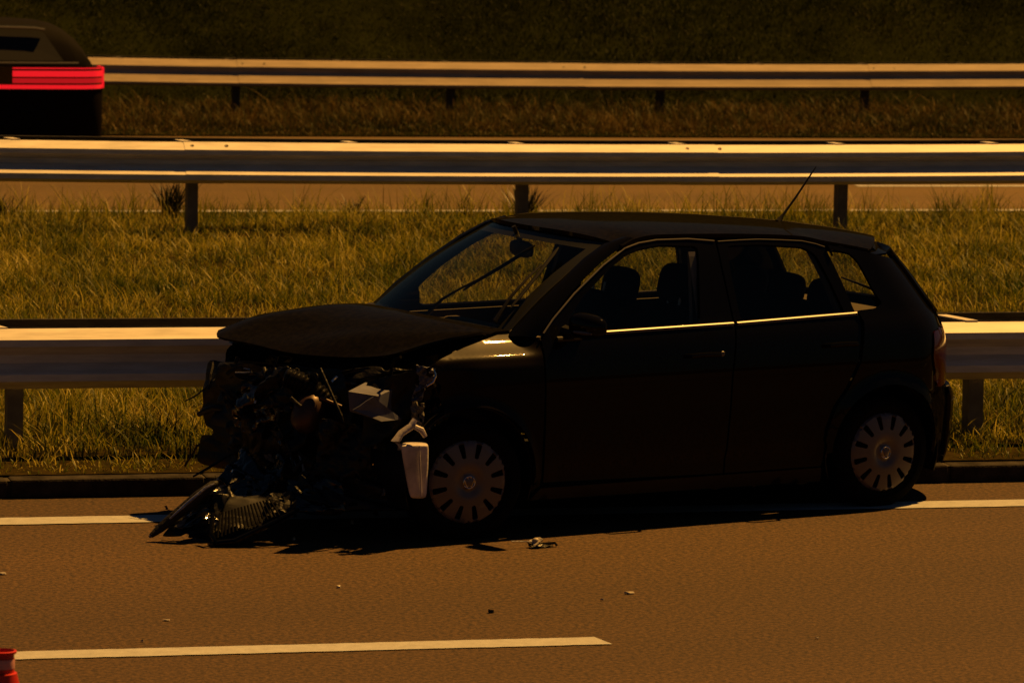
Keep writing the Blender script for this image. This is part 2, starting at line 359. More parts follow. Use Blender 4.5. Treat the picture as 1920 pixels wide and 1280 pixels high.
def barrier(name, label, Y, ztop, joint0, post0, gap, xr, groundz, prof, sagf, mbeam, mpost, rear=True, bolts=(.06, .33), strapz=.0, strap_m=None, depth=.083, pitch=4/3, reach=.14):
    t = empty(name, (0, 0, 0)); tag(t, label, 'crash barrier')
    h = .31; z0 = ztop-h; k0 = math.floor((xr[0]-joint0)/4); k1 = math.ceil((xr[1]-joint0)/4)
    rise = math.atan2(prof[2][1]-prof[1][1], prof[2][0]-prof[1][0])
    for k in range(k0, k1):
        xa = joint0+4*k; f = beam('beam', xa-.002, xa+4.0+.30, prof, -1, Y-.0015*(k % 2)+depth, z0+.003*(k % 2), sagf, t, mbeam)
        for dx in bolts:
            d = (prof[1][0]+prof[2][0])/2; zz = (prof[1][1]+prof[2][1])/2
            bolt(f, xa+dx, Y+depth-d, z0+zz+.007+sagf(xa), .016, -rise*0+.6)
            zz2 = (prof[7][1]+prof[8][1])/2
            bolt(f, xa+dx, Y+depth-prof[6][0], z0+prof[6][1]-.015+sagf(xa), .010, 1.57)
        if rear: beam('rear_beam', xa, xa+4.0+.30, wprof(), 1, Y+gap-.083, z0, sagf, t, M['zinc_dark'])
    n0 = math.ceil((xr[0]-post0)/(8/3)); n1 = math.floor((xr[1]-post0)/(8/3))
    for k in range(n0, n1+1):
        x = post0+k*8/3; yc = Y+gap*.45; g = groundz(x, yc)
        lean = rng.uniform(-.012, .012)
        # C-section post
        sec = [(-.042, -.055), (.042, -.055), (.042, -.049), (-.036, -.049), (-.036, .049), (.042, .049), (.042, .055), (-.042, .055)]
        V = [(x+a+(lean if z > 0 else 0), yc+b, (g-.12 if z == 0 else ztop-.04)) for z in (0, 1) for a, b in sec]; q = len(sec)
        Fc = [(i, (i+1) % q, q+(i+1) % q, q+i) for i in range(q)]+[tuple(range(q, 2*q))]
        mesh('post', V, Fc, mpost, t)
    n0 = math.ceil((xr[0]-post0)/pitch); n1 = math.floor((xr[1]-post0)/pitch)
    for k in range(n0, n1+1):
        x = post0+k*pitch-.06+rng.uniform(-.015, .015); s = sagf(x)
        # flat strap tying front and rear beam, bent over the top edge
        V, Fc = boxvf(-.035, .035, Y+depth+.002, Y+depth+reach, ztop+.004+s, ztop+.011+s)
        V = [(x+a-(b-Y)*.30, b, c) for a, b, c in V]
        mesh('spacer', V, Fc, strap_m or mbeam, t)
        if strapz:
            mesh('bracket', *boxvf(x-.06, x+.06, Y-.001+depth*.2, Y+depth*.6, z0+.135+s, z0+.175+s), M['bolt'], t)
    return t
flat = lambda x: 0
sagm = lambda x: .030*((x-9.2)/4.4)**2-.028 if -2 < x < 20 else .030*(10.8/4.4)**2-.028
sagm = lambda x: max(-.026, min(.05, .026*((x-9.3)/4.6)**2-.026))
sagfar = lambda x: max(-.05, min(.06, .045*((x-14)/7.0)**2-.045))
barrier('crash_barrier', 'nearest steel crash barrier, standing on the grass right behind the wrecked car', 22.82, .752, 6.62, 5.826, .62, (-8, 24), medz, wprof(lean=.06), flat, M['zinc'], M['zinc_dark'], pitch=8/3, reach=.28)
barrier('crash_barrier', 'middle steel crash barrier on posts, along the far edge of the grass median', 33.998, .848, 9.964, 8.735, .62, (-10, 34), medz, [(-.004, .31), (.004, .306), (.083, .256), (.086, .222), (.02, .175), (.02, .14), (.112, .104), (.155, .070), (.155, .03), (.09, 0)], sagm, M['zinc'], M['zinc_dark'], depth=.083)  # lower hump pushed out so it catches a thin line of light
barrier('crash_barrier', 'farthest crash barrier with two pale bands, at the foot of the dark slope', 52.768, .359, 13.882, 12.58, .62, (-10, 46), hillz,
        [(-.004, .31), (.004, .306), (.075, .232), (.078, .215), (.070, .185), (.078, .158), (.16, .060), (.175, .045), (.172, .02), (.10, 0)], sagfar, M['zinc_far'], M['zinc_dim'], strapz=.1, strap_m=M['zinc_dim'])  # faces sloped so that two bands catch the light

# ------------------------------------------------------------------ grass
def blades(name, n, region, zf, hrange, wrange, material, seed, hmap=None, lean=.6, clump=.0, keep=None):
    rg = np.random.default_rng(seed)
    (ya, yb, ma) = region
    y = ya+(yb-ya)*rg.random(n); hw = .121*y+ma; x = .253*y+(rg.random(n)*2-1)*hw
    if clump:                                            # draw part of the blades towards tuft centres
        nc = max(10, n//45); cy = ya+(yb-ya)*rg.random(nc); cx = .253*cy+(rg.random(nc)*2-1)*(.121*cy+ma)
        sel = rg.random(n) < clump; idx = rg.integers(0, nc, n); rad = .07*np.sqrt(rg.random(n))*2; an = rg.random(n)*6.283
        x = np.where(sel, cx[idx]+rad*np.cos(an), x); y = np.where(sel, cy[idx]+rad*np.sin(an), y)
        th = rg.random(nc)*.6+.6; hs = np.where(sel, th[idx]*1.25, .75)
    else: hs = np.ones(n)
    ok = (y > ya) & (y < yb)
    if keep is not None: ok &= keep(x, y, rg)
    x, y, hs = x[ok], y[ok], hs[ok]; n = len(x)
    h = (hrange[0]+(hrange[1]-hrange[0])*rg.random(n)**1.6)*hs
    if hmap is not None: h *= hmap(x, y)
    z = np.array([zf(a, b) for a, b in zip(x, y)])-.01
    wd = wrange[0]+(wrange[1]-wrange[0])*rg.random(n)
    a = rg.random(n)*6.283; ln = h*lean*(.15+rg.random(n)*1.1); dx, dy = np.cos(a), np.sin(a)
    b = a+1.57+rg.normal(0, .5, n); sx, sy = np.cos(b)*wd/2, np.sin(b)*wd/2
    V = np.zeros((n, 7, 3), np.float32)
    for k, (t, ww) in enumerate(((0, 1), (.45, .9), (.8, .55), (1, 0))):
        px = x+dx*ln*t**2; py = y+dy*ln*t**2; pz = z+h*(t-.25*t*t*lean)
        if k < 3:
            V[:, 2*k, 0] = px-sx*ww; V[:, 2*k, 1] = py-sy*ww; V[:, 2*k, 2] = pz
            V[:, 2*k+1, 0] = px+sx*ww; V[:, 2*k+1, 1] = py+sy*ww; V[:, 2*k+1, 2] = pz
        else: V[:, 6, 0] = px; V[:, 6, 1] = py; V[:, 6, 2] = pz
    tri = np.array([[0, 1, 3], [0, 3, 2], [2, 3, 5], [2, 5, 4], [4, 5, 6]])
    Fc = (tri[None]+(np.arange(n)*7)[:, None, None]).reshape(-1)
    me = bpy.data.meshes.new(name); me.vertices.add(n*7); me.vertices.foreach_set('co', V.reshape(-1))
    me.loops.add(len(Fc)); me.loops.foreach_set('vertex_index', Fc.astype(np.int32))
    nf = len(Fc)//3; me.polygons.add(nf); me.polygons.foreach_set('loop_start', np.arange(0, nf*3, 3, dtype=np.int32)); me.polygons.foreach_set('loop_total', np.full(nf, 3, np.int32))
    at = me.attributes.new('tint', 'FLOAT', 'POINT'); at.data.foreach_set('value', np.repeat(rg.random(n).astype(np.float32), 7))
    me.update(calc_edges=True); me.shade_smooth()
    return link(name, me, material)
def hm(x, y):
    edge = np.clip((y-22.0)/.8, .42, 1.1)
    farr = np.where(y > 35.2, np.clip(1-(y-35.2)/1.3, .38, 1), 1)
    return edge*farr*(.8+.35*np.sin(x*1.9+y*.7)*np.sin(y*1.1-x*.8))
def keepn(x, y, rg):
    bare = (y < 22.75) & (np.sin(x*5.1)+np.sin(x*2.3+1) > .2) & (rg.random(len(x)) < .45)
    return ~bare
g = blades('median_grass', 190000, (22.2, 37.15, 1.0), medz, (.07, .21), (.004, .0085), M['grass'], 11, hm, .85, .45, keepn)
tag(g, 'long dry yellow-green grass covering the median between the barriers', 'grass', kind='stuff')
g = blades('tall_grass', 190000//38, (34.6, 37.0, 1.0), medz, (.16, .34), (.004, .008), M['grass'], 12, None, .7, .5)
tag(g, 'sparse tall grass stalks along the far edge of the median', 'grass', kind='stuff')
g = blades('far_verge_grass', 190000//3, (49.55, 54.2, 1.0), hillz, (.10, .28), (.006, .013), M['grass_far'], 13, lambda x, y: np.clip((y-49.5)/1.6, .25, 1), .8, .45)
tag(g, 'brownish grass under the farthest crash barrier, dimmed for fading lamplight', 'grass', kind='stuff')
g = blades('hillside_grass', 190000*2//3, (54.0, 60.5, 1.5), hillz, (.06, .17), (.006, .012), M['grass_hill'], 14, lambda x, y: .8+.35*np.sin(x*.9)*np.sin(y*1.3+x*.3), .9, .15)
tag(g, 'rough grass on the slope beyond the farthest barrier, darkened for fading lamplight', 'grass', kind='stuff')
# weeds one can pick out
def weed(x, y, z, h, r, label, seed, n=150, upright=.7):
    rg = random.Random(seed); V = []; Fc = []; tv = []
    for i in range(n):
        a = rg.uniform(0, 6.28); hh = h*rg.uniform(.45, 1.1); rr = r*rg.uniform(.2, 1.1); wd = rg.uniform(.002, .006)*(h/.3)
        bx, by = rg.uniform(-.3, .3)*r, rg.uniform(-.3, .3)*r; b = len(V); dx, dy = math.cos(a), math.sin(a); sx, sy = -dy*wd, dx*wd
        for t, ww in ((0, .6), (.4, 1), (.75, .9), (1, .05)):
            px, py, pz = bx+dx*rr*t**1.5, by+dy*rr*t**1.5, hh*(t-.3*t*t*(1-upright))
            V += [(px-sx*ww, py-sy*ww, pz), (px+sx*ww, py+sy*ww, pz)]
        Fc += [(b+2*k, b+2*k+1, b+2*k+3, b+2*k+2) for k in range(3)]; tv += [rg.random()*.6+.2]*8
    o = mesh('weed_clump', V, Fc, M['weed'], smooth=True, loc=(x, y, z))
    at = o.data.attributes.new('tint', 'FLOAT', 'POINT'); at.data.foreach_set('value', tv)
    tag(o, label, 'plant', 'dark weed clumps in the verges'); return o
weed(7.63, 35.66, .0, .30, .22, 'dark leafy weed clump on the median, nearest to the car bonnet', 1, 90)
weed(9.20, 36.00, .05, .30, .26, 'low dark weed at the foot of the middle barrier post above the car roof', 2)
weed(4.82, 35.98, .0, .30, .24, 'dark weed clump at the left edge of the photo, beside the far edge line', 3, 80)
weed(6.22, 36.14, .05, .32, .2, 'dark weed just left of the leftmost post of the middle barrier', 4)
weed(19.50, 55.23, -.42, .32, .55, 'round dark weed clump under the right part of the farthest barrier', 5, 420, .8)

# ------------------------------------------------------------------ the wrecked hatchback
HUBY = .80
th = R(17.6409)
FW = Vector((-math.cos(th), -math.sin(th), 0)); LF = Vector((math.sin(th), -math.cos(th), 0))
ORG = Vector((7.3609, 21.3193, 0))-LF*HUBY
car = empty('wrecked_car', ORG, math.pi+th)
tag(car, 'black five-door hatchback with its front end torn off, standing across the edge line', 'car')

Wz = interp([(.10, .745), (.17, .77), (.24, .795), (.32, .806), (.45, .815), (.60, .822), (.72, .822), (.82, .814), (.90, .800), (.955, .780), (.985, .762), (1.05, .738), (1.15, .704), (1.25, .668), (1.33, .634), (1.39, .600), (1.43, .565)])
Wfend = interp([(.84, .808), (.875, .795), (.895, .765), (.92, .725), (.95, .685), (1.0, .63)])
XC = interp([(.1, -.2), (.8, -.2), (.95, -.15), (1.1, -.05), (1.2, 0), (1.3, .04), (1.45, .05)])
XR = interp([(.1, -.60), (.2, -.66), (.35, -.70), (.52, -.71), (.58, -.66), (.64, -.64), (.8, -.64), (.95, -.60), (1.05, -.54), (1.15, -.46), (1.25, -.35), (1.32, -.28), (1.45, -.22)])
def sstep(a, b, x): t = max(0, min(1, (x-a)/(b-a))); return t*t*(3-2*t)
def side(a, z):
    W = Wz(z)
    if a > 2.0 and z > .84:
        k = sstep(2.02, 2.16, a); W = W*(1-k)+Wfend(z)*k
    if a > 2.2: W *= 1-.10*((a-2.2)/.9)**2
    for cx in (0, 2.46):
        r_ = math.hypot(a-cx, z-.29)
        if z > .25: W += .016*math.exp(-((r_-.352)/.030)**2)
    W -= .010*math.exp(-((z-.30)/.035)**2)*(1 if .4 < a < 2.0 else 0)      # crease above the sill
    xc = XC(z)
    if a >= xc: return (a, W, z)
    t = (xc-a)/.64
    return (xc-(xc-XR(z))*math.sin(t), W*max(0.0, math.cos(t)), z)
def arc(cx, cz, r_, a0, a1, n=18): return [(cx+r_*math.cos(R(a0+(a1-a0)*i/n)), cz+r_*math.sin(R(a0+(a1-a0)*i/n))) for i in range(n+1)]
def panel(name, outer, holes, material, parent, s=1, step=.035, out=0.0, thick=.012, dent=None):
    P, Fc = planar(outer, holes, step)
    V = []
    for (a, z) in P:
        x, y, zz = side(a, z); y += out
        if dent: x, y, zz = dent(x, y, zz)
        V.append((x, s*y, zz))
    # make the faces look outwards
    f0 = Fc[0]; nrm = (Vector(V[f0[1]])-Vector(V[f0[0]])).cross(Vector(V[f0[2]])-Vector(V[f0[0]]))
    if nrm.y*s < 0: Fc = [f[::-1] for f in Fc]
    return mesh(name, V, Fc, material, parent, smooth=True, solid=thick)
FD = [(2.045, .255), (.985, .235), (.965, .73), (.925, .97), (.945, 1.25), (.945, 1.378), (1.10, 1.394), (1.29, 1.394), (1.40, 1.383), (1.49, 1.36), (1.64, 1.285), (1.83, 1.16), (1.975, 1.045), (2.055, .962), (2.052, .70)]
FDW = rounded([(1.82, .985), (1.12, .990), (1.085, 1.20), (1.055, 1.356), (1.28, 1.368), (1.40, 1.353), (1.48, 1.330), (1.60, 1.268), (1.77, 1.150), (1.88, 1.045)], .03)
RD = [(.975, .235), (.385, .235), (.378, .42), (.335, .535), (.262, .63), (.190, .76), (.155, .95), (.225, 1.16), (.29, 1.330), (.335, 1.345), (.42, 1.362), (.68, 1.378), (.935, 1.376), (.935, 1.25), (.915, .97), (.955, .73)]
RDW = rounded([(.875, .992), (.235, 1.002), (.295, 1.16), (.355, 1.295), (.42, 1.330), (.68, 1.352), (.885, 1.352), (.89, 1.20)], .03)
QW = rounded([(.195, 1.005), (.06, 1.013), (.0, 1.035), (.035, 1.08), (.11, 1.245), (.155, 1.288), (.265, 1.312), (.235, 1.17)], .022)
TL = rounded([(-.36, .60), (-.30, .76), (-.335, .885), (-.62, .89), (-.63, .62)], .03)
ztop = interp([(-.45, 1.232), (-.2, 1.252), (0, 1.285), (.15, 1.314), (.29, 1.338), (.42, 1.364), (.68, 1.382), (.945, 1.392), (1.29, 1.398), (1.40, 1.387), (1.50, 1.354), (1.6, 1.30)])
Q = [(.143, .95), (.180, .76), (.252, .63), (.325, .535), (.368, .42), (.375, .30)]+arc(0, .29, .345, 3, 184)[0:]+[(-.345, .20), (-.60, .20), (-.62, .585), (-.66, .62), (-.66, .86), (-.62, .91), (-.46, 1.0), (-.41, 1.06), (-.31, 1.235), (-.2, 1.252), (0, 1.283), (.15, 1.311), (.278, 1.332), (.213, 1.16)]
def fdent(x, y, z):                                  # the front of the wing is pushed and creased
    k = sstep(2.40, 2.70, x); return (x-.05*k*math.sin(z*19), y-.03*k*math.sin(z*11+x*5)-.02*k, z-.012*k)
FE = [(2.062, .235), (2.062, .70), (2.066, .955), (2.10, .985), (2.20, .978), (2.45, .925), (2.60, .885), (2.66, .858), (2.70, .80), (2.63, .74), (2.58, .68)]+arc(2.46, .29, .352, 72, 4)+[(2.135, .20)]
FE = [(2.062, .235), (2.062, .70), (2.066, .955), (2.10, .985), (2.20, .978), (2.45, .925), (2.60, .885), (2.67, .858), (2.71, .82), (2.66, .77), (2.67, .72), (2.60, .66)]+arc(2.46, .29, .36, 70, 180)+[(2.12, .21)]
low = lambda poly: [(a, z-.04 if z < 1.02 else z) for a, z in poly]
FDW0, RDW0 = FDW, RDW
for s in (1, -1):
    if s < 0: FDW, RDW = low(FDW0), low(RDW0)
    fd = panel('front_door', FD, [FDW], M['paint'], car, s, thick=.02)
    panel('window_pane', FDW, [], M['glass'], fd, s, .06, -.012, 0)
    rd = panel('rear_door', RD, [RDW], M['paint'], car, s, thick=.02)
    panel('window_pane', RDW, [], M['glass_rear'], rd, s, .06, -.012, 0)
    qp = panel('rear_wing', Q, [QW, TL], M['paint'], car, s, .03, thick=.015)
    panel('window_pane', QW, [], M['glass_rear'], qp, s, .05, -.010, 0)
    tl = panel('tail_light', TL, [], M['red'], car, s, .03, .004, .02)
    panel('reversing_lens', rounded([(-.42, .65), (-.42, .70), (-.58, .70), (-.58, .65)], .015), [], M['cap'], tl, s, .03, .007, .004)
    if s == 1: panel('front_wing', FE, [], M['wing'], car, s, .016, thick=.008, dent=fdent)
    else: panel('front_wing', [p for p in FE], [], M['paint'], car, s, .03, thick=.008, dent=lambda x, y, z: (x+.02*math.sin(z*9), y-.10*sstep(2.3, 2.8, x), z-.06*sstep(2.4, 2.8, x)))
    panel('sill', [(2.05, .225), (2.10, .165), (.36, .15), (.375, .225)], [], M['trim'], car, s, .04, -.004, .02)
    # bright strip under the windows, running up round the rear pane, and the thin frame line over the doors
    pts = [side(a, z) for a, z in [(1.93, .962), (1.80, .966), (1.60, .969), (1.30, .972), (1.0, .976), (.955, .977)]]
    def ribbon(name, azs, hgt, out, par, material, wdt=.012):
        P = [side(a, z) for a, z in azs]; V = []; Fc = []
        for (x, y, z) in P: V += [(x, s*(y+out), z-hgt/2), (x, s*(y+out), z+hgt*.25), (x, s*(y+out-wdt*.4), z+hgt/2), (x, s*(y-wdt), z+hgt/2)]
        for i in range(len(P)-1):
            for k in range(3): Fc.append((i*4+k, i*4+k+1, i*4+5+k, i*4+4+k))
        return mesh(name, V, Fc, material, par, smooth=False, solid=.003, offset=0)
    ribbon('window_strip', [(a, z-(.04 if s < 0 else 0)) for a, z in [(1.925-.05*i, .966+.0006*i) for i in range(20)]+[(.93, .978)]], .016, .010, fd, M['strip'])
    ribbon('window_strip', [(a, z-(.04 if s < 0 else 0)) for a, z in [(.908-.05*i, .978+.0012*i) for i in range(15)]+[(.165, .996)]], .016, .010, rd, M['strip'])
    tube('window_strip', [(x, s*(y+.006), z) for x, y, z in [side(a, z) for a, z in [(.148, .991), (.09, .996), (.04, 1.002), (.005, 1.010), (-.022, 1.026), (-.032, 1.045)]]], [.009]*5+[.003], M['strip'], qp, 6)
    tube('frame_line', [(x, s*(y+.004), z) for x, y, z in [side(a, z-.006) for a, z in [(2.04, .985), (1.975, 1.05), (1.83, 1.165), (1.64, 1.290), (1.49, 1.366), (1.40, 1.388), (1.29, 1.399), (1.10, 1.398), (.95, 1.384)]]], .0045, M['strip'], fd, 6)
    tube('frame_line', [(x, s*(y+.003), z) for x, y, z in [side(a, z-.006) for a, z in [(.93, 1.381), (.8, 1.383), (.68, 1.383), (.55, 1.376), (.42, 1.367), (.34, 1.350), (.29, 1.334)]]], .003, M['strip'], rd, 6)
    for par, a0, z0 in ((fd, 1.14, .838), (rd, .30, .852)):
        P = [side(a0+.10-.02*i, z0) for i in range(11)]
        V, Fc = tubevf([(x, s*(y+(.034 if 0 < i < 10 else .0)), z+.004*math.sin(i/10*3.14)) for i, (x, y, z) in enumerate(P)], [.009]+[.013]*9+[.010], 8)
        mesh('door_handle', V, Fc, M['paint'], par, smooth=True)
    x, y, z = side(1.02, .838)
    mesh('door_lock', *[(lambda vf: ([(a+x, b+s*(y+.004), c+z) for a, b, c in vf[0]], vf[1]))(lathevf([(.0005, s*.006), (.011, s*.005), (.014, 0)], 12))][0], M['strip'], fd, smooth=True)
    # inner cards of the doors and the cabin side
    panel('cabin_side', [(2.05, .26), (.30, .26), (.30, .93), (2.02, .92)], [], M['cabin'], car, s, .12, -.075, .01)
    # pillars seen through the glass
    panel('centre_pillar', [(1.10, .95), (.90, .95), (.91, 1.20), (.92, 1.37), (1.06, 1.37), (1.08, 1.2)], [], M['headlining'], car, s, .06, -.035, .03)
    panel('rear_pillar', [(.24, .96), (.18, .98), (.23, 1.16), (.27, 1.31), (.36, 1.31), (.30, 1.16)], [], M['headlining'], car, s, .06, -.035, .03)
    # windscreen pillar: ribbon from door-frame line to the edge of the windscreen
    outer = [(2.075, .955), (2.06, .972), (1.982, 1.052), (1.84, 1.17), (1.648, 1.296), (1.497, 1.370), (1.40, 1.392)]
    inner = [(2.20, .655, .955), (2.15, .650, .99), (2.05, .638, 1.075), (1.88, .612, 1.195), (1.70, .578, 1.315), (1.575, .558, 1.380), (1.46, .550, 1.408)]
    nk = 5; V = []; Fc = []
    for (a, z), q in zip(outer, inner):
        p = side(a, z)
        for k in range(nk+1):
            t = k/nk; b = .016*math.sin(math.pi*t)
            V.append((p[0]*(1-t)+q[0]*t+b*.5, s*(p[1]*(1-t)+q[1]*t+b), p[2]*(1-t)+q[2]*t+b*.7))
    for i in range(len(outer)-1):
        for k in range(nk): Fc.append((i*(nk+1)+k, i*(nk+1)+k+1, (i+1)*(nk+1)+k+1, (i+1)*(nk+1)+k) if s < 0 else (i*(nk+1)+k, (i+1)*(nk+1)+k, (i+1)*(nk+1)+k+1, i*(nk+1)+k+1))
    mesh('windscreen_pillar', V, Fc, M['paint'], car, smooth=True, solid=.035)

zc = interp([(-.46, 1.275), (-.2, 1.333), (0, 1.360), (.3, 1.386), (.86, 1.416), (1.1, 1.422), (1.38, 1.424), (1.57, 1.420), (1.70, 1.408)])
def roof_pt(u, v):
    s_ = (u*2-1); 
    xf = 1.70-.20*abs(s_)**2.2; xb = -.36+.38*abs(s_)**1.6
    x = xb+(xf-xb)*v
    ws = Wz(ztop(min(x, 1.5)))+.0; y = s_*ws
    e = ztop(min(x, 1.5))
    z = e+(zc(x)-e)*(1-abs(s_)**2.8)
    if x > 1.4: z = min(z, zc(x)) 
    return (x, y, z+.001)
grid('roof', roof_pt, 36, 40, M['dusty'], car, solid=.02)
grid('headlining', lambda u, v: (roof_pt(u*.9+.05, v*.92+.04)[0], roof_pt(u*.9+.05, v*.92+.04)[1], roof_pt(u*.9+.05, v*.92+.04)[2]-.045), 12, 12, M['headlining'], car)
# tailgate
def gate(u, v):
    a_end = 1.0; z = .60+(1.275-.60)*v; xc = XC(z); t = math.pi/2-(u*2-1)*(.87+.19*sstep(.90, 1.0, z))
    return (xc-(xc-XR(z))*math.sin(t)-.004, Wz(z)*math.cos(t), z)
tg = grid('tailgate', lambda u, v: gate(u, v*.53), 24, 10, M['paint'], car, solid=.02)
grid('window_frame', lambda u, v: gate(u, .955+v*.045), 24, 2, M['paint'], tg, solid=.03)
for a0 in (0, .955): grid('window_frame', lambda u, v: gate(a0+u*.045, .53+v*.425), 2, 8, M['paint'], tg, solid=.03)
grid('rear_window', lambda u, v: (lambda p: (p[0]+.008, p[1], p[2]))(gate(.045+u*.91, .53+v*.425)), 20, 8, M['glass_rear'], tg)
grid('rear_header', lambda u, v: tuple(Vector(roof_pt(u, .0)).lerp(Vector(gate(u, 1.0)), v)+Vector((.012*(1-v), 0, -.012*(1-v)))), 24, 3, M['paint'], tg, solid=.01)
tube('rear_wiper', [gate(.5, .54), gate(.42, .60), gate(.30, .66)], [.012, .008, .005], M['trim'], tg, 6)
# rear bumper wraps round
def bump(u, v):
    z = .20+.385*v; xc = XC(z); t = (u*2-1)*1.10; s_ = 1 if t > 0 else -1; tt = math.pi/2-abs(t)
    return (xc-(xc-XR(z))*math.sin(tt)-.014, s_*Wz(z)*math.cos(tt)*1.012, z)
grid('rear_bumper', bump, 30, 8, M['paint'], car, solid=.02)
tube('bumper_strip', [(x-.012, y, z) for x, y, z in [bump(i/20, .82) for i in range(21)]], .012, M['trim'], car, 6)
# spoiler lip
grid('roof_spoiler', lambda u, v: (lambda p: (p[0]-.05*v, p[1]*(1-.02*v), p[2]-.016*v-.03*v*v))(roof_pt(.08+.84*u, 0)), 20, 4, M['dusty'], car, solid=.02)
# number plate on the tailgate is out of sight; wheel-arch liners
for cx in (0, 2.46):
    for s in (1, -1):
        V = []; A = arc(cx, .29, .352, -20, 200, 20)
        for (a, z) in A: V += [(a, s*.79, z), (a, s*.52, z)]
        mesh('arch_liner', V, [(2*i, 2*i+1, 2*i+3, 2*i+2) for i in range(len(A)-1)], M['trim'], car, smooth=True, solid=.006)
        mesh('arch_liner', *(lambda A: ([(a, s*.53, z) for a, z in A], [tuple(range(len(A)))]))(arc(cx, .29, .352, -20, 200, 20)), M['trim'], car)
box('floor_pan', (-.45, 2.35, -.70, .70, .19, .23), M['iron'], car)
tube('exhaust', [(2.3, -.15, .20), (1.6, -.18, .17), (.8, -.2, .17), (.25, -.30, .20), (-.5, -.35, .22)], .028, M['iron'], car)
box('silencer', (-.42, -.12, -.5, .1, .16, .28), M['iron'], car, .03)

# windscreen, wipers, dashboard
def ws(u, v, out=0.0):
    s_ = u*2-1; bx = 2.34-.165*abs(s_)**2.1; bz = .985; by = .655*s_; tx = 1.705-.150*abs(s_)**2.1; tz = 1.408-.026*abs(s_)**2.4; ty = .560*s_
    bow = .022*math.sin(math.pi*v)
    return (bx+(tx-bx)*v+bow*.6+out*.6, by+(ty-by)*v, bz+(tz-bz)*v+bow+out*.8)
wsc = grid('windscreen', ws, 24, 14, M['glass'], car)
V = []; Fc = []; N = 24
def loopuv(i, inset):
    k = i/ (4*N); side_ = int(k*4) % 4; t = (k*4) % 1; a, b = inset, 1-inset
    iv = inset*1.5
    return [(a+(b-a)*t, iv*.4), (b, iv*.4+(1-iv*1.1-iv*.4)*t), (b-(b-a)*t, 1-iv*1.1), (a, 1-iv*1.1-(1-iv*1.1-iv*.4)*t)][side_]
for i in range(4*N):
    for ins in (.0, .055): V.append(ws(*loopuv(i, ins), -.008))
for i in range(4*N): j = (i+1) % (4*N); Fc.append((2*i, 2*i+1, 2*j+1, 2*j))
mesh('windscreen_border', V, Fc, M['trim'], wsc)
def on_ws(px, py): return px
for pts_a, pts_b in (([(2.247, -0.015, 0.987), (2.186, 0.051, 1.077), (2.119, 0.116, 1.135), (1.985, 0.198, 1.218)], [(2.099, 0.099, 1.119), (2.057, 0.100, 1.147), (1.933, 0.187, 1.241), (1.832, 0.247, 1.318), (1.789, 0.267, 1.351)]), ([(2.199, 0.570, 1.024), (2.105, 0.561, 1.139), (2.004, 0.543, 1.222), (1.902, 0.510, 1.281)], [(2.132, 0.602, 1.090), (2.066, 0.582, 1.140), (1.929, 0.530, 1.244), (1.815, 0.483, 1.330), (1.778, 0.467, 1.359)])):
    wp = tube('wiper', pts_a, [.012, .008, .006, .005], M['trim'], car, 6)
    tube('wiper_blade', pts_b, [.004, .009, .010, .010, .004], M['trim'], wp, 6)
grid('cowl', lambda u, v: (2.36-.17*abs(u*2-1)**2.1+.06*v-.10*(1-v), (u*2-1)*.66, .955+.018*math.sin(v*3)), 20, 3, M['trim'], car, solid=.01)
grid('dashboard', lambda u, v: (2.30-.17*abs(u*2-1)**2-v*.52, (u*2-1)*.64, .905+.03*u-.03*v*v+.03*math.exp(-((u-.77)/.12)**2)*math.sin(v*3.14)-.25*max(0, v-.85)*4*(v-.85)), 24, 12, M['cabin'], car, solid=.02)
box('dash_face', (1.66, 1.80, -.66, .66, .45, .90), M['cabin'], car, .04)
t_ = []
for i in range(25): a = i/24*2*math.pi; t_.append((1.60+.075*math.sin(a), .35+.185*math.cos(a), .88+.165*math.sin(a)))
sw = tube('steering_wheel', t_, .015, M['cabin'], car, 8)
tube('steering_column', [(1.60, .35, .88), (1.75, .35, .80)], .04, M['cabin'], sw)
mesh('spoke', *join([tubevf([(1.60+.075*math.sin(a), .35+.18*math.cos(a), .88+.16*math.sin(a)), (1.60, .35, .88)], .018, 6) for a in (0, 3.14, 4.7)]), M['cabin'], sw, smooth=True)
rvm = mesh('rear_view_mirror', *(lambda V, F_: ([(1.70+a*.3, b*1.0, 1.305+c) for a, b, c in V], F_))(*lathevf([(.001, .105), (.03, .10), (.042, .06), (.044, 0), (.042, -.06), (.03, -.10), (.001, -.105)], 14)), M['trim'], car, smooth=True)
tube('mirror_stem', [(1.70, 0, 1.33), (1.75, 0, 1.42)], .012, M['trim'], rvm)

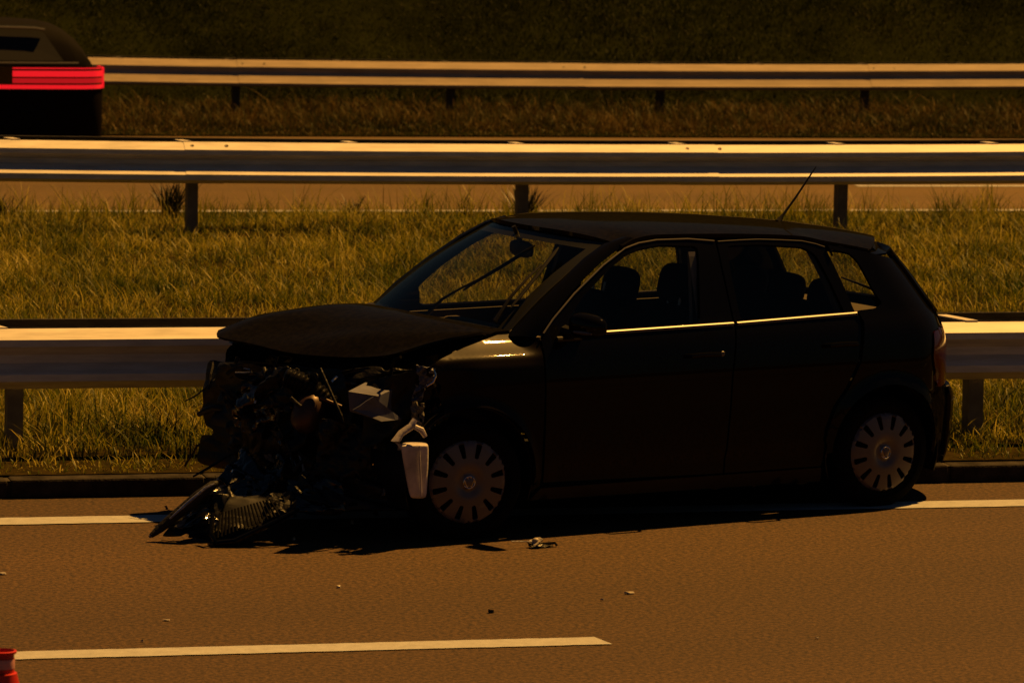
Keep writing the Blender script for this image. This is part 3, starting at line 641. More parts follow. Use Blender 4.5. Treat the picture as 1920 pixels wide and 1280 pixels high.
# seats
def cushion(name, c, sx, sy, sz, tilt, material, parent, pw=3.0, n=14):
    V = []; Fc = []; mm_ = n
    for j in range(mm_+1):
        ph = math.pi*j/mm_-math.pi/2
        for i in range(n*2):
            t = math.pi*i/n; se = lambda q: math.copysign(abs(q)**(2/pw), q)
            x, y, z = se(math.cos(ph))*se(math.cos(t))*sx, se(math.cos(ph))*se(math.sin(t))*sy, se(math.sin(ph))*sz
            V.append((c[0]+x*math.cos(tilt)-z*math.sin(tilt), c[1]+y, c[2]+x*math.sin(tilt)+z*math.cos(tilt)))
    k = n*2
    for j in range(mm_):
        for i in range(k): Fc.append((j*k+i, j*k+(i+1) % k, (j+1)*k+(i+1) % k, (j+1)*k+i))
    return mesh(name, V, Fc, material, parent, smooth=True)
for y in (.35, -.35):
    st = cushion('front_seat', (1.33, y, .42), .26, .25, .09, 0, M['seat'], car)
    cushion('seat_back', (1.10, y, .74), .075, .245, .31, .30, M['seat'], st)
    cushion('head_restraint', ((0.955, 0.300, 1.128), (0.886, -0.330, 1.048))[0 if y > 0 else 1], .055, .135, .105, .22, M['seat'], st, 3.2)
    tube('restraint_post', [(1.02, y-.05, .98), (1.0, y-.05, 1.08)], .007, M['alu'], st)
    tube('restraint_post', [(1.02, y+.05, .98), (1.0, y+.05, 1.08)], .007, M['alu'], st)
rs = cushion('rear_seat', (.45, 0, .45), .26, .58, .09, 0, M['seat'], car, 6)
cushion('seat_back', (.14, 0, .74), .07, .58, .27, .30, M['seat'], rs, 6)
for y in (.34, 0, -.34): cushion('head_restraint', (.06, y, 1.04), .05, .13, .085, .2, M['seat'], rs)
box('parcel_shelf', (-.38, .05, -.56, .56, .93, .945), M['cabin'], car)
mesh('seat_belt', [(1.085, .60, 1.32), (1.085, .575, 1.32), (1.06, .64, .62), (1.06, .61, .62)], [(0, 1, 3, 2)], M['belt'], car, solid=.002)
mesh('seat_belt', [(1.115, .625, 1.33), (1.075, .625, 1.33), (1.085, .70, .92), (1.04, .70, .92)], [(0, 1, 3, 2)], M['belt'], car, solid=.003)

# door mirror (the far one is gone)
for s in (1,):
    mc = (1.88, .925, 1.025); V, Fc = [], []
    n1, n2 = 14, 20
    for j in range(n1+1):
        ph = math.pi*j/n1
        for i in range(n2):
            t = 2*math.pi*i/n2; se = lambda q, e=.8: math.copysign(abs(q)**e, q)
            yy = se(math.cos(ph))*.100; rr = se(math.sin(ph), .6)
            zz = rr*se(math.sin(t))*.062*(1-.15*yy/.1); xx = rr*se(math.cos(t))*.062
            if xx < 0: xx *= .5
            V.append((mc[0]+xx-.25*yy, s*(mc[1]+yy), mc[2]+zz))
    for j in range(n1):
        for i in range(n2): Fc.append((j*n2+i, j*n2+(i+1) % n2, (j+1)*n2+(i+1) % n2, (j+1)*n2+i))
    if s > 0: Fc = [f[::-1] for f in Fc]
    dm = mesh('door_mirror', V, Fc, M['paint'], car, smooth=True)
    tube('mirror_foot', [(mc[0]+.03, s*.755, mc[2]-.045), (mc[0]+.02, s*.83, mc[2]-.045), (mc[0], s*(mc[1]-.03), mc[2]-.03)], [.035, .024, .03], M['trim'], dm)
    tube('indicator_lens', [(mc[0]+.055-.25*q, s*(mc[1]+q), mc[2]-.028) for q in (-.04, 0, .04, .075)], [.006, .009, .009, .005], M['cap'], dm, 6)
    tube('mirror_base', [(mc[0]+.05+q, s*(.79), mc[2]-.075) for q in (-.09, -.03, .05)], .014, M['trim'], dm)
tube('antenna', [(0.132, 0.000, 1.391), (0.102, 0.000, 1.426), (0.024, 0.000, 1.516), (-0.067, 0.000, 1.631), (-0.100, 0.000, 1.672)], [.018, .007, .006, .0045, .0022], M['trim'], car, 8)

# wheels
def wheel_parts(parent, loc, steer, s):
    tyre_prof = [(.185, -.085), (.205, -.098), (.250, -.104), (.276, -.095), (.289, -.078), (.292, -.04), (.287, -.038), (.287, -.030), (.293, -.028), (.294, 0), (.293, .028), (.287, .030), (.287, .038), (.292, .04), (.289, .078), (.276, .095), (.250, .104), (.235, .105), (.232, .102), (.205, .098), (.190, .088)]
    hub = mesh('wheel', *lathevf([(.0005, -.02), (.06, -.02), (.17, .02), (.188, .085), (.190, .086), (.188, .088), (.165, .03), (.0005, .0)], 32), M['iron'], parent, smooth=True, loc=loc, rot=(0, 0, steer))
    V, Fc = lathevf(tyre_prof, 48); V = [(x, y, max(z, -.279)) for x, y, z in V]
    ty = mesh('tyre', V, Fc, M['rubber'], hub, smooth=True, loc=(0, 0, 0))
    # wheel cover with twelve slots
    Rr = .207; outer = [(Rr*math.cos(2*math.pi*i/72), Rr*math.sin(2*math.pi*i/72)) for i in range(72)]; holes = []
    for k in range(12):
        a = 2*math.pi*(k+.5)/12+.04; c, sn = math.cos(a), math.sin(a)
        holes.append(rounded([(r_*c-q*sn, r_*sn+q*c) for r_, q in ((.117, -.010), (.186, -.0155), (.186, .0155), (.117, .010))], .008, 3))
    P, Fc = planar(outer, holes, .017)
    def dome(r_): return .098+.022*(1-(r_/Rr)**2)-(.016*math.exp(-((r_-.045)/.02)**2)) - (.02*max(0, (r_-.195)/.012)**2)
    V = [(a, s*dome(math.hypot(a, b)), b) for a, b in P]
    f0 = Fc[0]; nrm = (Vector(V[f0[1]])-Vector(V[f0[0]])).cross(Vector(V[f0[2]])-Vector(V[f0[0]]))
    if nrm.y*s < 0: Fc = [f[::-1] for f in Fc]
    hc = mesh('wheel_cover', V, Fc, M['cap'], hub, smooth=True, solid=.006)
    # emblem: ring with a V over a W
    ring = tubevf([(.029*math.cos(t*.2618), s*.120, .029*math.sin(t*.2618)) for t in range(25)], .0024, 6)
    def seg(a, b): return tubevf([(a[0]*s, s*.1205, a[1]), (b[0]*s, s*.1205, b[1])], .0024, 5)
    parts = [ring]+[seg(a, b) for a, b in (((-.010, .027), (0, .004)), ((0, .004), (.010, .027)), ((-.024, .012), (-.011, -.024)), ((-.011, -.024), (0, -.002)), ((0, -.002), (.011, -.024)), ((.011, -.024), (.024, .012)))]
    mesh('emblem', *join(parts), M['chrome'], hub, smooth=True)
    mesh('brake_disc', *lathevf([(.02, s*.03), (.125, s*.03), (.125, s*.01), (.02, s*.01)], 24), M['iron'], hub)
    return hub
wheel_parts(car, (0, .70, .285), 0, 1); wheel_parts(car, (0, -.70, .285), 0, -1)
wheel_parts(car, (2.46, .70, .285), R(-8), 1); wheel_parts(car, (2.46, -.70, .285), R(-8), -1)

# ------------------------------------------------------------------ smashed front
def crumple(name, c4, amp, seed, material, parent=car, n=9, solid=.004, m2=None):
    rg = random.Random(seed); c = [Vector(p) for p in c4]; nrm = (c[1]-c[0]).cross(c[3]-c[0]).normalized()
    k = [(rg.uniform(4, 14), rg.uniform(4, 14), rg.uniform(0, 6), rg.uniform(.3, 1)) for _ in range(4)]
    V = []
    for j in range(n+1):
        for i in range(n+1):
            u, v = i/n, j/n; p = c[0]*(1-u)*(1-v)+c[1]*u*(1-v)+c[2]*u*v+c[3]*(1-u)*v
            d = sum(w_*math.sin(a*u+b*v+ph) for a, b, ph, w_ in k)/2+rg.uniform(-.22, .22)
            e = .5 if 0 < i < n and 0 < j < n else 1.0
            V.append(p+nrm*amp*d+Vector((rg.uniform(-1, 1), rg.uniform(-1, 1), rg.uniform(-1, 1)))*amp*e*.3)
    Fc = []
    for j in range(n):
        for i in range(n):
            a = j*(n+1)+i
            if rg.random() < .03: continue
            Fc += [(a, a+1, a+n+2), (a, a+n+2, a+n+1)] if rg.random() < .5 else [(a, a+1, a+n+1), (a+1, a+n+2, a+n+1)]
    o = mesh(name, V, Fc, material, parent, solid=solid)
    if n > 7: sb = o.modifiers.new('smooth', 'SUBSURF'); sb.levels = sb.render_levels = 1
    return o

# bonnet: sprung open and buckled
HB = interp([(-.67, 2.27), (-.4, 2.33), (0, 2.33), (.4, 2.26), (.67, 2.17)])          # rear edge x
HZ = interp([(-.67, .965), (-.4, .995), (0, 1.0), (.4, .992), (.67, .975)])
HF = interp([(-.66, 3.06), (-.55, 3.12), (-.4, 3.06), (-.1, 2.97), (.15, 2.88), (.45, 2.72), (.58, 2.52), (.67, 2.30)])
HFZ = interp([(-.66, .875), (-.55, .86), (-.4, .84), (-.1, .812), (.15, .83), (.45, .862), (.58, .93), (.67, .972)])
def bonnet(u, v):
    y = -.66+1.32*u; xr_, xf_ = HB(y), HF(y); x = xr_+(xf_-xr_)*v; z = HZ(y)+(HFZ(y)-HZ(y))*v**1.8
    L = (xf_-xr_)
    z += .014*math.sin(math.pi*min(1, v*1.02))*(1-abs(y/.66)**3)*min(1, L/.5)
    if y < -.2: z += .014*math.sin(math.pi*v)*sstep(-.2, -.5, y)*1.0
    z += .008*math.sin(v*9+y*7)*sstep(.35, .8, v)
    return (x, y, z)
bn = grid('bonnet', bonnet, 44, 34, M['dusty'], car, solid=.012)
tube('bonnet_edge', [(lambda p: (p[0], p[1], p[2]-.012))(bonnet(.985, i/14)) for i in range(15)], .007, M['paint'], bn, 6)
grid('bonnet_frame', lambda u, v: (lambda p: (p[0]-.03, p[1], p[2]-.045-.012*math.sin(u*40)*math.sin(v*30)))(bonnet(.05+u*.9, .1+v*.86)), 20, 14, M['wreckb'], bn, smooth=False)

# structural remains behind the missing bumper
crumple('bulkhead', [(2.62, .62, .22), (2.62, -.62, .22), (2.55, -.62, .88), (2.55, .62, .86)], .02, 1, M['iron'])
crumple('inner_wing', [(2.62, .66, .50), (2.98, .62, .45), (2.92, .60, .78), (2.58, .68, .84)], .03, 2, M['wreckb'])
crumple('inner_wing', [(2.45, -.64, .45), (3.05, -.64, .35), (3.05, -.62, .80), (2.45, -.66, .90)], .04, 3, M['wreckb'])
crumple('radiator_support', [(2.94, .48, .22), (3.20, -.60, .22), (3.14, -.60, .74), (2.86, .42, .80)], .045, 4, M['wreckb'], n=14)
crumple('radiator_support', [(3.02, .30, .50), (3.22, -.40, .44), (3.16, -.45, .76), (2.96, .20, .74)], .05, 5, M['trim'], n=11)
crumple('grille_remains', [(3.236, -0.200, 0.277), (3.071, 0.200, 0.375), (3.016, 0.300, 0.775), (3.091, -0.100, 0.756)], .045, 6, M['wreckb'], n=13)
crumple('grille_remains', [(3.174, -0.350, 0.438), (3.080, 0.000, 0.400), (3.021, 0.100, 0.646), (3.129, -0.300, 0.655)], .045, 7, M['trim'], n=12)
crumple('undertray', [(3.287, -0.100, 0.109), (2.998, 0.500, 0.114), (2.763, 0.500, 0.189), (3.153, -0.300, 0.258)], .03, 8, M['wreckb'], n=12)
crumple('undertray', [(3.221, 0.400, 0.140), (2.748, 0.680, 0.150), (2.750, 0.550, 0.300), (3.125, 0.300, 0.314)], .03, 18, M['trim'], n=12)
crumple('wheel_liner', [(2.725, 0.540, 0.790), (2.641, 0.680, 0.648), (2.635, 0.680, 0.389), (2.733, 0.520, 0.321)], .025, 9, M['wreckb'], n=10)
crumple('wheel_liner', [(2.675, 0.680, 0.830), (2.523, 0.730, 0.700), (2.559, 0.700, 0.465), (2.703, 0.640, 0.491)], .018, 19, M['paint'], n=9)
# engine and what hangs on it
hexa('engine_block', [(2.66, -.35, .28), (2.95, -.38, .30), (2.92, .30, .28), (2.64, .32, .26), (2.66, -.35, .66), (2.90, -.36, .62), (2.88, .28, .66), (2.66, .30, .70)], M['iron'], car, .03)
hexa('gearbox', [(2.62, .32, .26), (2.90, .30, .28), (2.82, .60, .30), (2.60, .62, .28), (2.64, .32, .52), (2.86, .30, .50), (2.78, .58, .46), (2.62, .58, .48)], M['iron'], car, .04)
cushion('intake_pipe', (3.066, 0.280, 0.581), .075, .075, .10, .5, M['rust'], car, 2.3)
V, Fc = tubevf([(3.109, 0.150, 0.730), (3.071, 0.200, 0.708), (3.031, 0.250, 0.679), (2.999, 0.300, 0.639), (2.977, 0.330, 0.590)], .05, 12)
mesh('corrugated_hose', *tubevf([tuple(Vector((3.121, 0.150, 0.746)).lerp(Vector((2.965, 0.330, 0.621)), i/24)+Vector((0, 0, .02*math.sin(i/24*3.14)))) for i in range(25)], [.052 if i % 2 else .042 for i in range(25)], 14), M['wreckb'], car, smooth=True)
tube('hose_clamp', [(3.165, 0.280, 0.664), (3.131, 0.300, 0.626), (3.083, 0.320, 0.605)], [.008, .010, .007], M['iron'], car, 8)
# the pale battery box, two faces of it catching the light
hexa('battery_box', [(3.061, 0.670, 0.641), (2.870, 0.670, 0.579), (2.729, 0.590, 0.574), (2.844, 0.470, 0.632), (3.072, 0.670, 0.739), (2.943, 0.730, 0.717), (2.744, 0.590, 0.735), (2.910, 0.550, 0.759)], M['grey'], car, .004)
crumple('box_lid', [(2.966, 0.730, 0.713), (3.064, 0.710, 0.654), (2.917, 0.730, 0.592), (2.770, 0.670, 0.589)], .003, 10, M['grey'], n=3)
# washer bottle
hexa('washer_bottle', [(2.829, 0.850, 0.229), (2.729, 0.850, 0.223), (2.660, 0.730, 0.216), (2.750, 0.730, 0.222), (2.914, 0.890, 0.506), (2.744, 0.890, 0.496), (2.681, 0.770, 0.492), (2.832, 0.770, 0.501)], M['white'], car, .022).modifiers.new('round', 'SUBSURF').render_levels = 2
tube('filler_neck', [(2.879, 0.850, 0.483), (2.908, 0.850, 0.516), (2.880, 0.850, 0.550), (2.828, 0.850, 0.578), (2.805, 0.850, 0.612)], [.022, .024, .017, .018, .014], M['white'], car, 10)
tube('filler_neck', [(2.816, 0.870, 0.580), (2.792, 0.890, 0.566), (2.771, 0.890, 0.534)], [.012, .015, .012], M['white'], car, 8)
tube('bottle_seam', [(2.808, 0.900, 0.491), (2.794, 0.890, 0.376), (2.767, 0.860, 0.242)], .004, M['white'], car, 6)
# torn grey metal from the wing end down to the bottle
crumple('torn_metal', [(2.734, 0.740, 0.856), (2.669, 0.800, 0.845), (2.667, 0.780, 0.770), (2.720, 0.740, 0.758)], .018, 11, M['grey'], n=7)
crumple('torn_metal', [(2.738, 0.740, 0.759), (2.691, 0.760, 0.759), (2.707, 0.740, 0.680), (2.754, 0.720, 0.685)], .014, 12, M['grey'], n=6)
crumple('torn_metal', [(2.748, 0.720, 0.680), (2.689, 0.740, 0.669), (2.692, 0.740, 0.556), (2.752, 0.720, 0.577)], .014, 13, M['zinc_dark'], n=6)
tube('torn_edge', [(2.726, 0.820, 0.763), (2.697, 0.830, 0.783), (2.683, 0.830, 0.813), (2.687, 0.820, 0.843)], [.004, .006, .006, .004], M['chrome'], car, 6)
# small shiny things in the engine bay
for a, b, r_, mt in (((2.873, 0.450, 0.423), (2.866, 0.450, 0.366), .008, 'chrome'), ((2.828, 0.500, 0.438), (2.768, 0.500, 0.429), .012, 'alu'), ((2.822, 0.580, 0.226), (2.757, 0.580, 0.216), .020, 'alu'), ((2.832, 0.500, 0.355), (2.814, 0.500, 0.333), .010, 'chrome'),
                     ((2.794, 0.500, 0.498), (2.764, 0.580, 0.266), .030, 'wreckb'), ((2.800, 0.400, 0.438), (2.795, 0.450, 0.236), .045, 'wreckb'), ((2.979, 0.350, 0.738), (2.950, 0.350, 0.762), .008, 'chrome'), ((3.129, 0.000, 0.679), (3.106, -0.100, 0.757), .010, 'trim'),
                     ((3.207, 0.000, 0.602), (3.191, 0.000, 0.653), .007, 'alu'), ((2.807, 0.550, 0.309), (2.800, 0.550, 0.298), .008, 'alu'), ((3.042, 0.350, 0.666), (2.952, 0.400, 0.624), .008, 'rust')):
    tube('broken_fitting', [a, b], r_, M[mt], car, 8)
tube('steering_link', [(3.071, 0.200, 0.380), (3.036, 0.350, 0.320), (2.986, 0.500, 0.217)], [.010, .012, .014], M['iron'], car, 8)
tube('cable', [(3.087, 0.000, 0.826), (3.110, 0.000, 0.743), (3.110, 0.100, 0.651), (3.137, 0.100, 0.522), (3.115, 0.200, 0.377), (3.121, 0.250, 0.306)], .007, M['trim'], car, 6)
tube('cable', [(3.017, 0.300, 0.801), (2.979, 0.450, 0.585), (2.946, 0.500, 0.460), (3.002, 0.500, 0.283)], .008, M['wreckb'], car, 6)
tube('cable', [(3.071, 0.200, 0.375), (3.074, 0.250, 0.324), (3.089, 0.300, 0.259)], .006, M['alu'], car, 6)
tube('cable', [(2.835, 0.500, 0.791), (2.863, 0.500, 0.689), (2.787, 0.580, 0.540), (2.740, 0.600, 0.566)], .006, M['trim'], car, 6)
# bits that stand out to the left against the barrier and the grass
crumple('headlamp_bracket', [(3.184, -0.250, 0.719), (3.090, -0.100, 0.738), (3.074, -0.100, 0.637), (3.147, -0.200, 0.647)], .010, 14, M['wreckb'], n=6)
tube('bracket_edge', [(3.179, -0.260, 0.720), (3.148, -0.240, 0.719), (3.119, -0.200, 0.727)], [.004, .005, .004], M['alu'], car, 6)
crumple('headlamp_bracket', [(3.206, -0.350, 0.613), (3.171, -0.300, 0.630), (3.121, -0.200, 0.482), (3.192, -0.300, 0.499)], .012, 15, M['wreckb'], n=6)
tube('bent_arm', [(3.253, -0.500, 0.484), (3.238, -0.460, 0.507), (3.206, -0.420, 0.527), (3.155, -0.360, 0.521), (3.127, -0.300, 0.495)], [.012, .017, .017, .020, .02], M['trim'], car, 8)
tube('bent_arm', [(3.331, -0.400, 0.193), (3.263, -0.360, 0.240), (3.213, -0.300, 0.293), (3.166, -0.250, 0.332)], [.005, .008, .008, .010], M['trim'], car, 6)
cushion('horn', (3.154, -0.250, 0.514), .035, .04, .04, .2, M['chrome'], car, 2)
cushion('lamp_socket', (3.242, -0.050, 0.253), .022, .025, .022, .2, M['chrome'], car, 2)
crumple('lamp_housing', [(3.201, -0.300, 0.473), (3.119, -0.150, 0.528), (3.111, -0.050, 0.343), (3.210, -0.250, 0.334)], .022, 16, M['wreckb'], n=9)
crumple('lamp_housing', [(3.207, -0.200, 0.328), (3.106, 0.050, 0.356), (3.084, 0.150, 0.172), (3.214, -0.100, 0.197)], .026, 17, M['wreckb'], n=10)
crumple('torn_bracket', [(3.217, 0.100, 0.380), (3.169, 0.100, 0.362), (3.145, 0.100, 0.318), (3.198, 0.100, 0.342)], .006, 27, M['zinc_dark'], n=4)
tube('torn_bracket', [(3.228, 0.100, 0.375), (3.204, 0.120, 0.372), (3.181, 0.120, 0.391)], .005, M['iron'], car, 6)
for i, (p, q) in enumerate((((3.218, 0.000, 0.335), (3.202, 0.000, 0.313)), ((3.239, -0.150, 0.263), (3.250, -0.150, 0.232)), ((3.229, 0.050, 0.274), (3.240, 0.050, 0.254)), ((3.112, 0.200, 0.356), (3.110, 0.250, 0.316)), ((3.264, 0.300, 0.198), (3.229, 0.300, 0.201)))):
    tube('glass_splinter', [p, q], [.008, .003], M['chrome'], car, 5)
# bumper corner dragging on the road, ribbed grille insert
V, Fc = tubevf([(3.878, 0.220, 0.030), (3.830, 0.220, 0.063), (3.756, 0.240, 0.125), (3.658, 0.280, 0.215), (3.589, 0.300, 0.270), (3.566, 0.300, 0.279)], [.012, .022, .026, .028, .022, .010], 10)
bs = mesh('bumper_beam', V, Fc, M['iron'], car, smooth=True)
tube('bumper_edge', [(3.800, 0.260, 0.113), (3.721, 0.280, 0.183), (3.634, 0.310, 0.259), (3.594, 0.320, 0.278)], [.004, .008, .008, .004], M['alu'], bs, 6)
tube('bumper_tip', [(3.887, 0.220, 0.026), (3.853, 0.220, 0.046), (3.779, 0.220, 0.075)], [.008, .014, .010], M['grey'], bs, 8)
crumple('bumper_skin', [(3.809, 0.180, 0.019), (3.617, 0.360, 0.013), (3.502, 0.300, 0.221), (3.610, 0.260, 0.222)], .014, 20, M['wreckb'], n=10)
crumple('bumper_skin', [(3.509, 0.260, 0.202), (3.428, 0.380, 0.137), (3.275, 0.200, 0.257), (3.368, 0.100, 0.300)], .016, 21, M['wreckb'], n=9)
fr = crumple('grille_insert', [(3.676, 0.460, 0.017), (3.577, 0.500, 0.011), (3.272, 0.550, 0.139), (3.590, 0.360, 0.124)], .006, 22, M['wreckb'], n=8)
crumple('grille_insert', [(3.596, 0.360, 0.107), (3.290, 0.540, 0.147), (3.248, 0.420, 0.222), (3.502, 0.300, 0.208)], .006, 23, M['trim'], n=8)
for i in range(17):
    t_ = i/16; a = Vector((3.606, 0.400, 0.147)).lerp(Vector((3.383, 0.480, 0.213)), t_); b = Vector((3.653, 0.470, 0.043)).lerp(Vector((3.376, 0.570, 0.147)), t_)
    tube('grille_slat', [tuple(a), tuple(b)], .005, M['rubber'], fr, 6)
tube('grille_frame', [(3.635, 0.380, 0.146), (3.682, 0.460, 0.064), (3.666, 0.480, 0.020), (3.588, 0.520, 0.031), (3.439, 0.560, 0.101), (3.301, 0.580, 0.164)], [.010, .014, .016, .014, .012, .010], M['paint'], fr, 8)
crumple('lamp_shell', [(3.354, 0.400, 0.213), (3.256, 0.460, 0.236), (3.267, 0.520, 0.153), (3.379, 0.480, 0.144)], .014, 24, M['trim'], n=6)
crumple('lamp_shell', [(3.350, 0.420, 0.228), (3.227, 0.460, 0.226), (3.266, 0.540, 0.130), (3.406, 0.500, 0.128)], .014, 25, M['wreckb'], n=7)
crumple('bumper_skin', [(3.225, 0.420, 0.207), (3.067, 0.620, 0.175), (3.028, 0.600, 0.221), (3.158, 0.360, 0.298)], .018, 26, M['wreckb'], n=9)
crumple('torn_skin', [(3.770, 0.240, 0.075), (3.497, 0.180, 0.255), (3.214, 0.250, 0.273), (3.535, 0.420, 0.086)], .03, 45, M['gloss'], n=15)
crumple('torn_skin', [(3.456, 0.050, 0.234), (3.232, -0.100, 0.343), (3.102, 0.150, 0.317), (3.299, 0.300, 0.182)], .035, 46, M['gloss'], n=14)
crumple('torn_skin', [(3.210, -0.150, 0.677), (3.066, 0.180, 0.672), (3.103, 0.150, 0.422), (3.210, -0.200, 0.460)], .04, 47, M['gloss'], n=14)
crumple('torn_skin', [(3.194, 0.320, 0.269), (3.013, 0.520, 0.286), (3.027, 0.600, 0.156), (3.269, 0.460, 0.139)], .025, 48, M['gloss'], n=12)
# loose wiring and clips hanging out of the torn front
rw = random.Random(31)
def front(t, out=0): return Vector((3.17-.36*t**1.3+out, -.60+1.2*t, 0))
for i in range(20):
    t = rw.random(); z = rw.uniform(.30, .78); P = []; p = front(t, rw.uniform(-.05, .05))+Vector((0, 0, z)); d = Vector((rw.uniform(-.3, .5), rw.uniform(-1, 1), rw.uniform(-1, .5))).normalized()
    for k in range(6):
        P.append(tuple(p)); p = p+d*rw.uniform(.03, .06); d = (d+Vector((rw.uniform(-.5, .5), rw.uniform(-.6, .6), rw.uniform(-.8, .3)))).normalized(); p.z = max(p.z, .04)
    tube('cable', P, rw.choice((.004, .006, .009)), M[rw.choice(('trim', 'wreckb', 'iron', 'rubber'))], car, 6)
for i in range(30):
    t = rw.random(); z = rw.uniform(.12, .80); c = front(t, rw.uniform(-.06, .07))+Vector((0, 0, z)); L_ = rw.uniform(.012, .035)
    V = [tuple(c+Vector((rw.uniform(-1, 1), rw.uniform(-1, 1), rw.uniform(-1, 1)))*L_) for _ in range(5)]
    mesh('broken_clip', V, [(0, 1, 2), (0, 2, 3), (0, 3, 4), (0, 4, 1), (1, 4, 3), (1, 3, 2)], M[rw.choice(('chrome', 'iron', 'wreckb', 'wreckb', 'trim', 'zinc_dark'))], car)
crumple('torn_skin', [(3.131, 0.000, 0.770), (3.051, 0.150, 0.785), (3.134, 0.200, 0.587), (3.231, 0.000, 0.592)], .035, 41, M['wreckb'], n=13)
crumple('torn_skin', [(3.080, 0.420, 0.587), (2.888, 0.550, 0.541), (2.871, 0.580, 0.286), (3.104, 0.420, 0.329)], .035, 42, M['wreckb'], n=13)
crumple('torn_skin', [(3.342, 0.000, 0.232), (3.273, 0.250, 0.251), (3.409, 0.400, 0.075), (3.575, 0.250, 0.128)], .03, 43, M['paint'], n=12)
crumple('torn_skin', [(2.984, 0.450, 0.818), (2.669, 0.620, 0.823), (2.696, 0.620, 0.721), (2.952, 0.450, 0.700)], .025, 44, M['wreckb'], n=11)
# filler of small torn pieces that nobody could count
rg = random.Random(77); V = []; Fc = []
for i in range(110):
    t_ = rg.random(); y = -.6+1.15*t_; x = 3.10-.34*t_**1.3+rg.uniform(-.14, .02); z = .20+.55*rg.random(); L_ = rg.uniform(.006, .022)
    d = Vector((rg.uniform(-1, 1), rg.uniform(-1, 1), rg.uniform(-1, 1))).normalized(); e = d.cross(Vector((rg.uniform(-1, 1), rg.uniform(-1, 1), rg.uniform(-1, 1)))).normalized(); c = Vector((x, y, z)); b_ = len(V)
    n_ = d.cross(e)*.004
    P = [c-d*L_-e*L_*.4, c+d*L_-e*L_*.2, c+d*L_*.6+e*L_*.5, c-d*L_*.5+e*L_*.4]
    V += [tuple(p-n_) for p in P]+[tuple(p+n_) for p in P]
    Fc += [(b_+3, b_+2, b_+1, b_), (b_+4, b_+5, b_+6, b_+7)]+[(b_+k, b_+(k+1) % 4, b_+4+(k+1) % 4, b_+4+k) for k in range(4)]
tag(mesh('torn_scraps', V, Fc, M['wreckb'], car), kind='stuff')

# ------------------------------------------------------------------ things lying on the road

def fragment(name, loc, size, label, material, seed, rz=0, up=0, group=None):
    rg = random.Random(seed); n = 7; L_, W_, H_ = size
    ring = [((L_/2)*math.cos(2*math.pi*i/n)*rg.uniform(.7, 1.15), (W_/2)*math.sin(2*math.pi*i/n)*rg.uniform(.6, 1.2)) for i in range(n)]
    V = [(x, y, .001) for x, y in ring]+[(x*.85, y*.85, H_*rg.uniform(.6, 1.2)) for x, y in ring]
    Fc = [tuple(range(n))[::-1], tuple(range(n, 2*n))]+[(i, (i+1) % n, n+(i+1) % n, n+i) for i in range(n)]
    o = mesh(name, V, Fc, material, loc=loc, rot=(up, 0, rz)); return tag(o, label, 'debris', group)
# broken lamp mount near the front wheel: a thing with parts
bm_ = empty('broken_lamp_mount', (5.295, 20.331, -0.000), .3); tag(bm_, 'broken plastic lamp mount lying by the shadow in front of the wrecked car', 'debris')
crumple('mount_plate', [(-.05, -.03, .01), (.07, -.03, .008), (.08, .035, .012), (-.04, .03, .02)], .006, 51, M['wreckb'], bm_, 5)
crumple('mount_plate', [(-.035, -.03, .012), (.01, -.034, .045), (.015, .01, .05), (-.035, .02, .035)], .004, 52, M['frag'], bm_, 4)
tube('mount_pin', [(-.13, .03, .035), (-.02, .0, .03)], .003, M['alu'], bm_, 5)
tube('mount_pin', [(.02, .02, .012), (.085, -.02, .02), (.09, -.03, .008)], .007, M['wreckb'], bm_, 6)
cushion('mount_socket', (-.01, .0, .035), .018, .018, .014, 0, M['frag'], bm_, 2)
G = 'small broken pieces scattered on the near lane'
fragment('light_splinter', (5.401, 19.067, 0.003), (.060, .030, .008), 'longest pale splinter on the near lane, above the end of the lane line', M['frag'], 1, .1, group=G)
fragment('light_splinter', (4.124, 19.374, 0.003), (.022, .018, .010), 'tiny bright chip lying alone below the torn front end of the wreck', M['frag'], 2, group=G)
fragment('dark_splinter', (4.664, 18.697, 0.003), (.035, .04, .012), 'only dark chip on the near lane, above the lane line', M['wreckb'], 3, group=G)
fragment('light_splinter', (2.676, 19.896, 0.003), (.045, .03, .008), 'pale splinter at the left edge of the photo, above the traffic cone', M['frag'], 4, group=G)
fragment('light_splinter', (5.233, 18.926, 0.003), (.020, .018, .008), 'small pale chip just left of the longest splinter', M['frag'], 5, group=G)
fragment('light_splinter', (4.174, 20.657, 0.003), (.016, .014, .014), 'glinting chip in the shadow under the torn front end', M['frag'], 6, group=G)
fragment('light_splinter', (4.550, 21.086, 0.003), (.020, .018, .02), 'glinting chip on the edge line under the open bonnet', M['frag'], 7, group=G)
fragment('light_splinter', (3.042, 18.224, 0.003), (.016, .012, .008), 'tiny chip right above the lane line near the cone', M['frag'], 8, group=G)
fragment('light_splinter', (3.223, 18.690, 0.003), (.035, .03, .004), 'flat dull flake on the lane above the left part of the lane line', M['frag'], 9, group=G)
fragment('light_splinter', (5.915, 17.920, 0.003), (.018, .012, .006), 'small chip at the lower right of the near lane', M['frag'], 10, group=G)

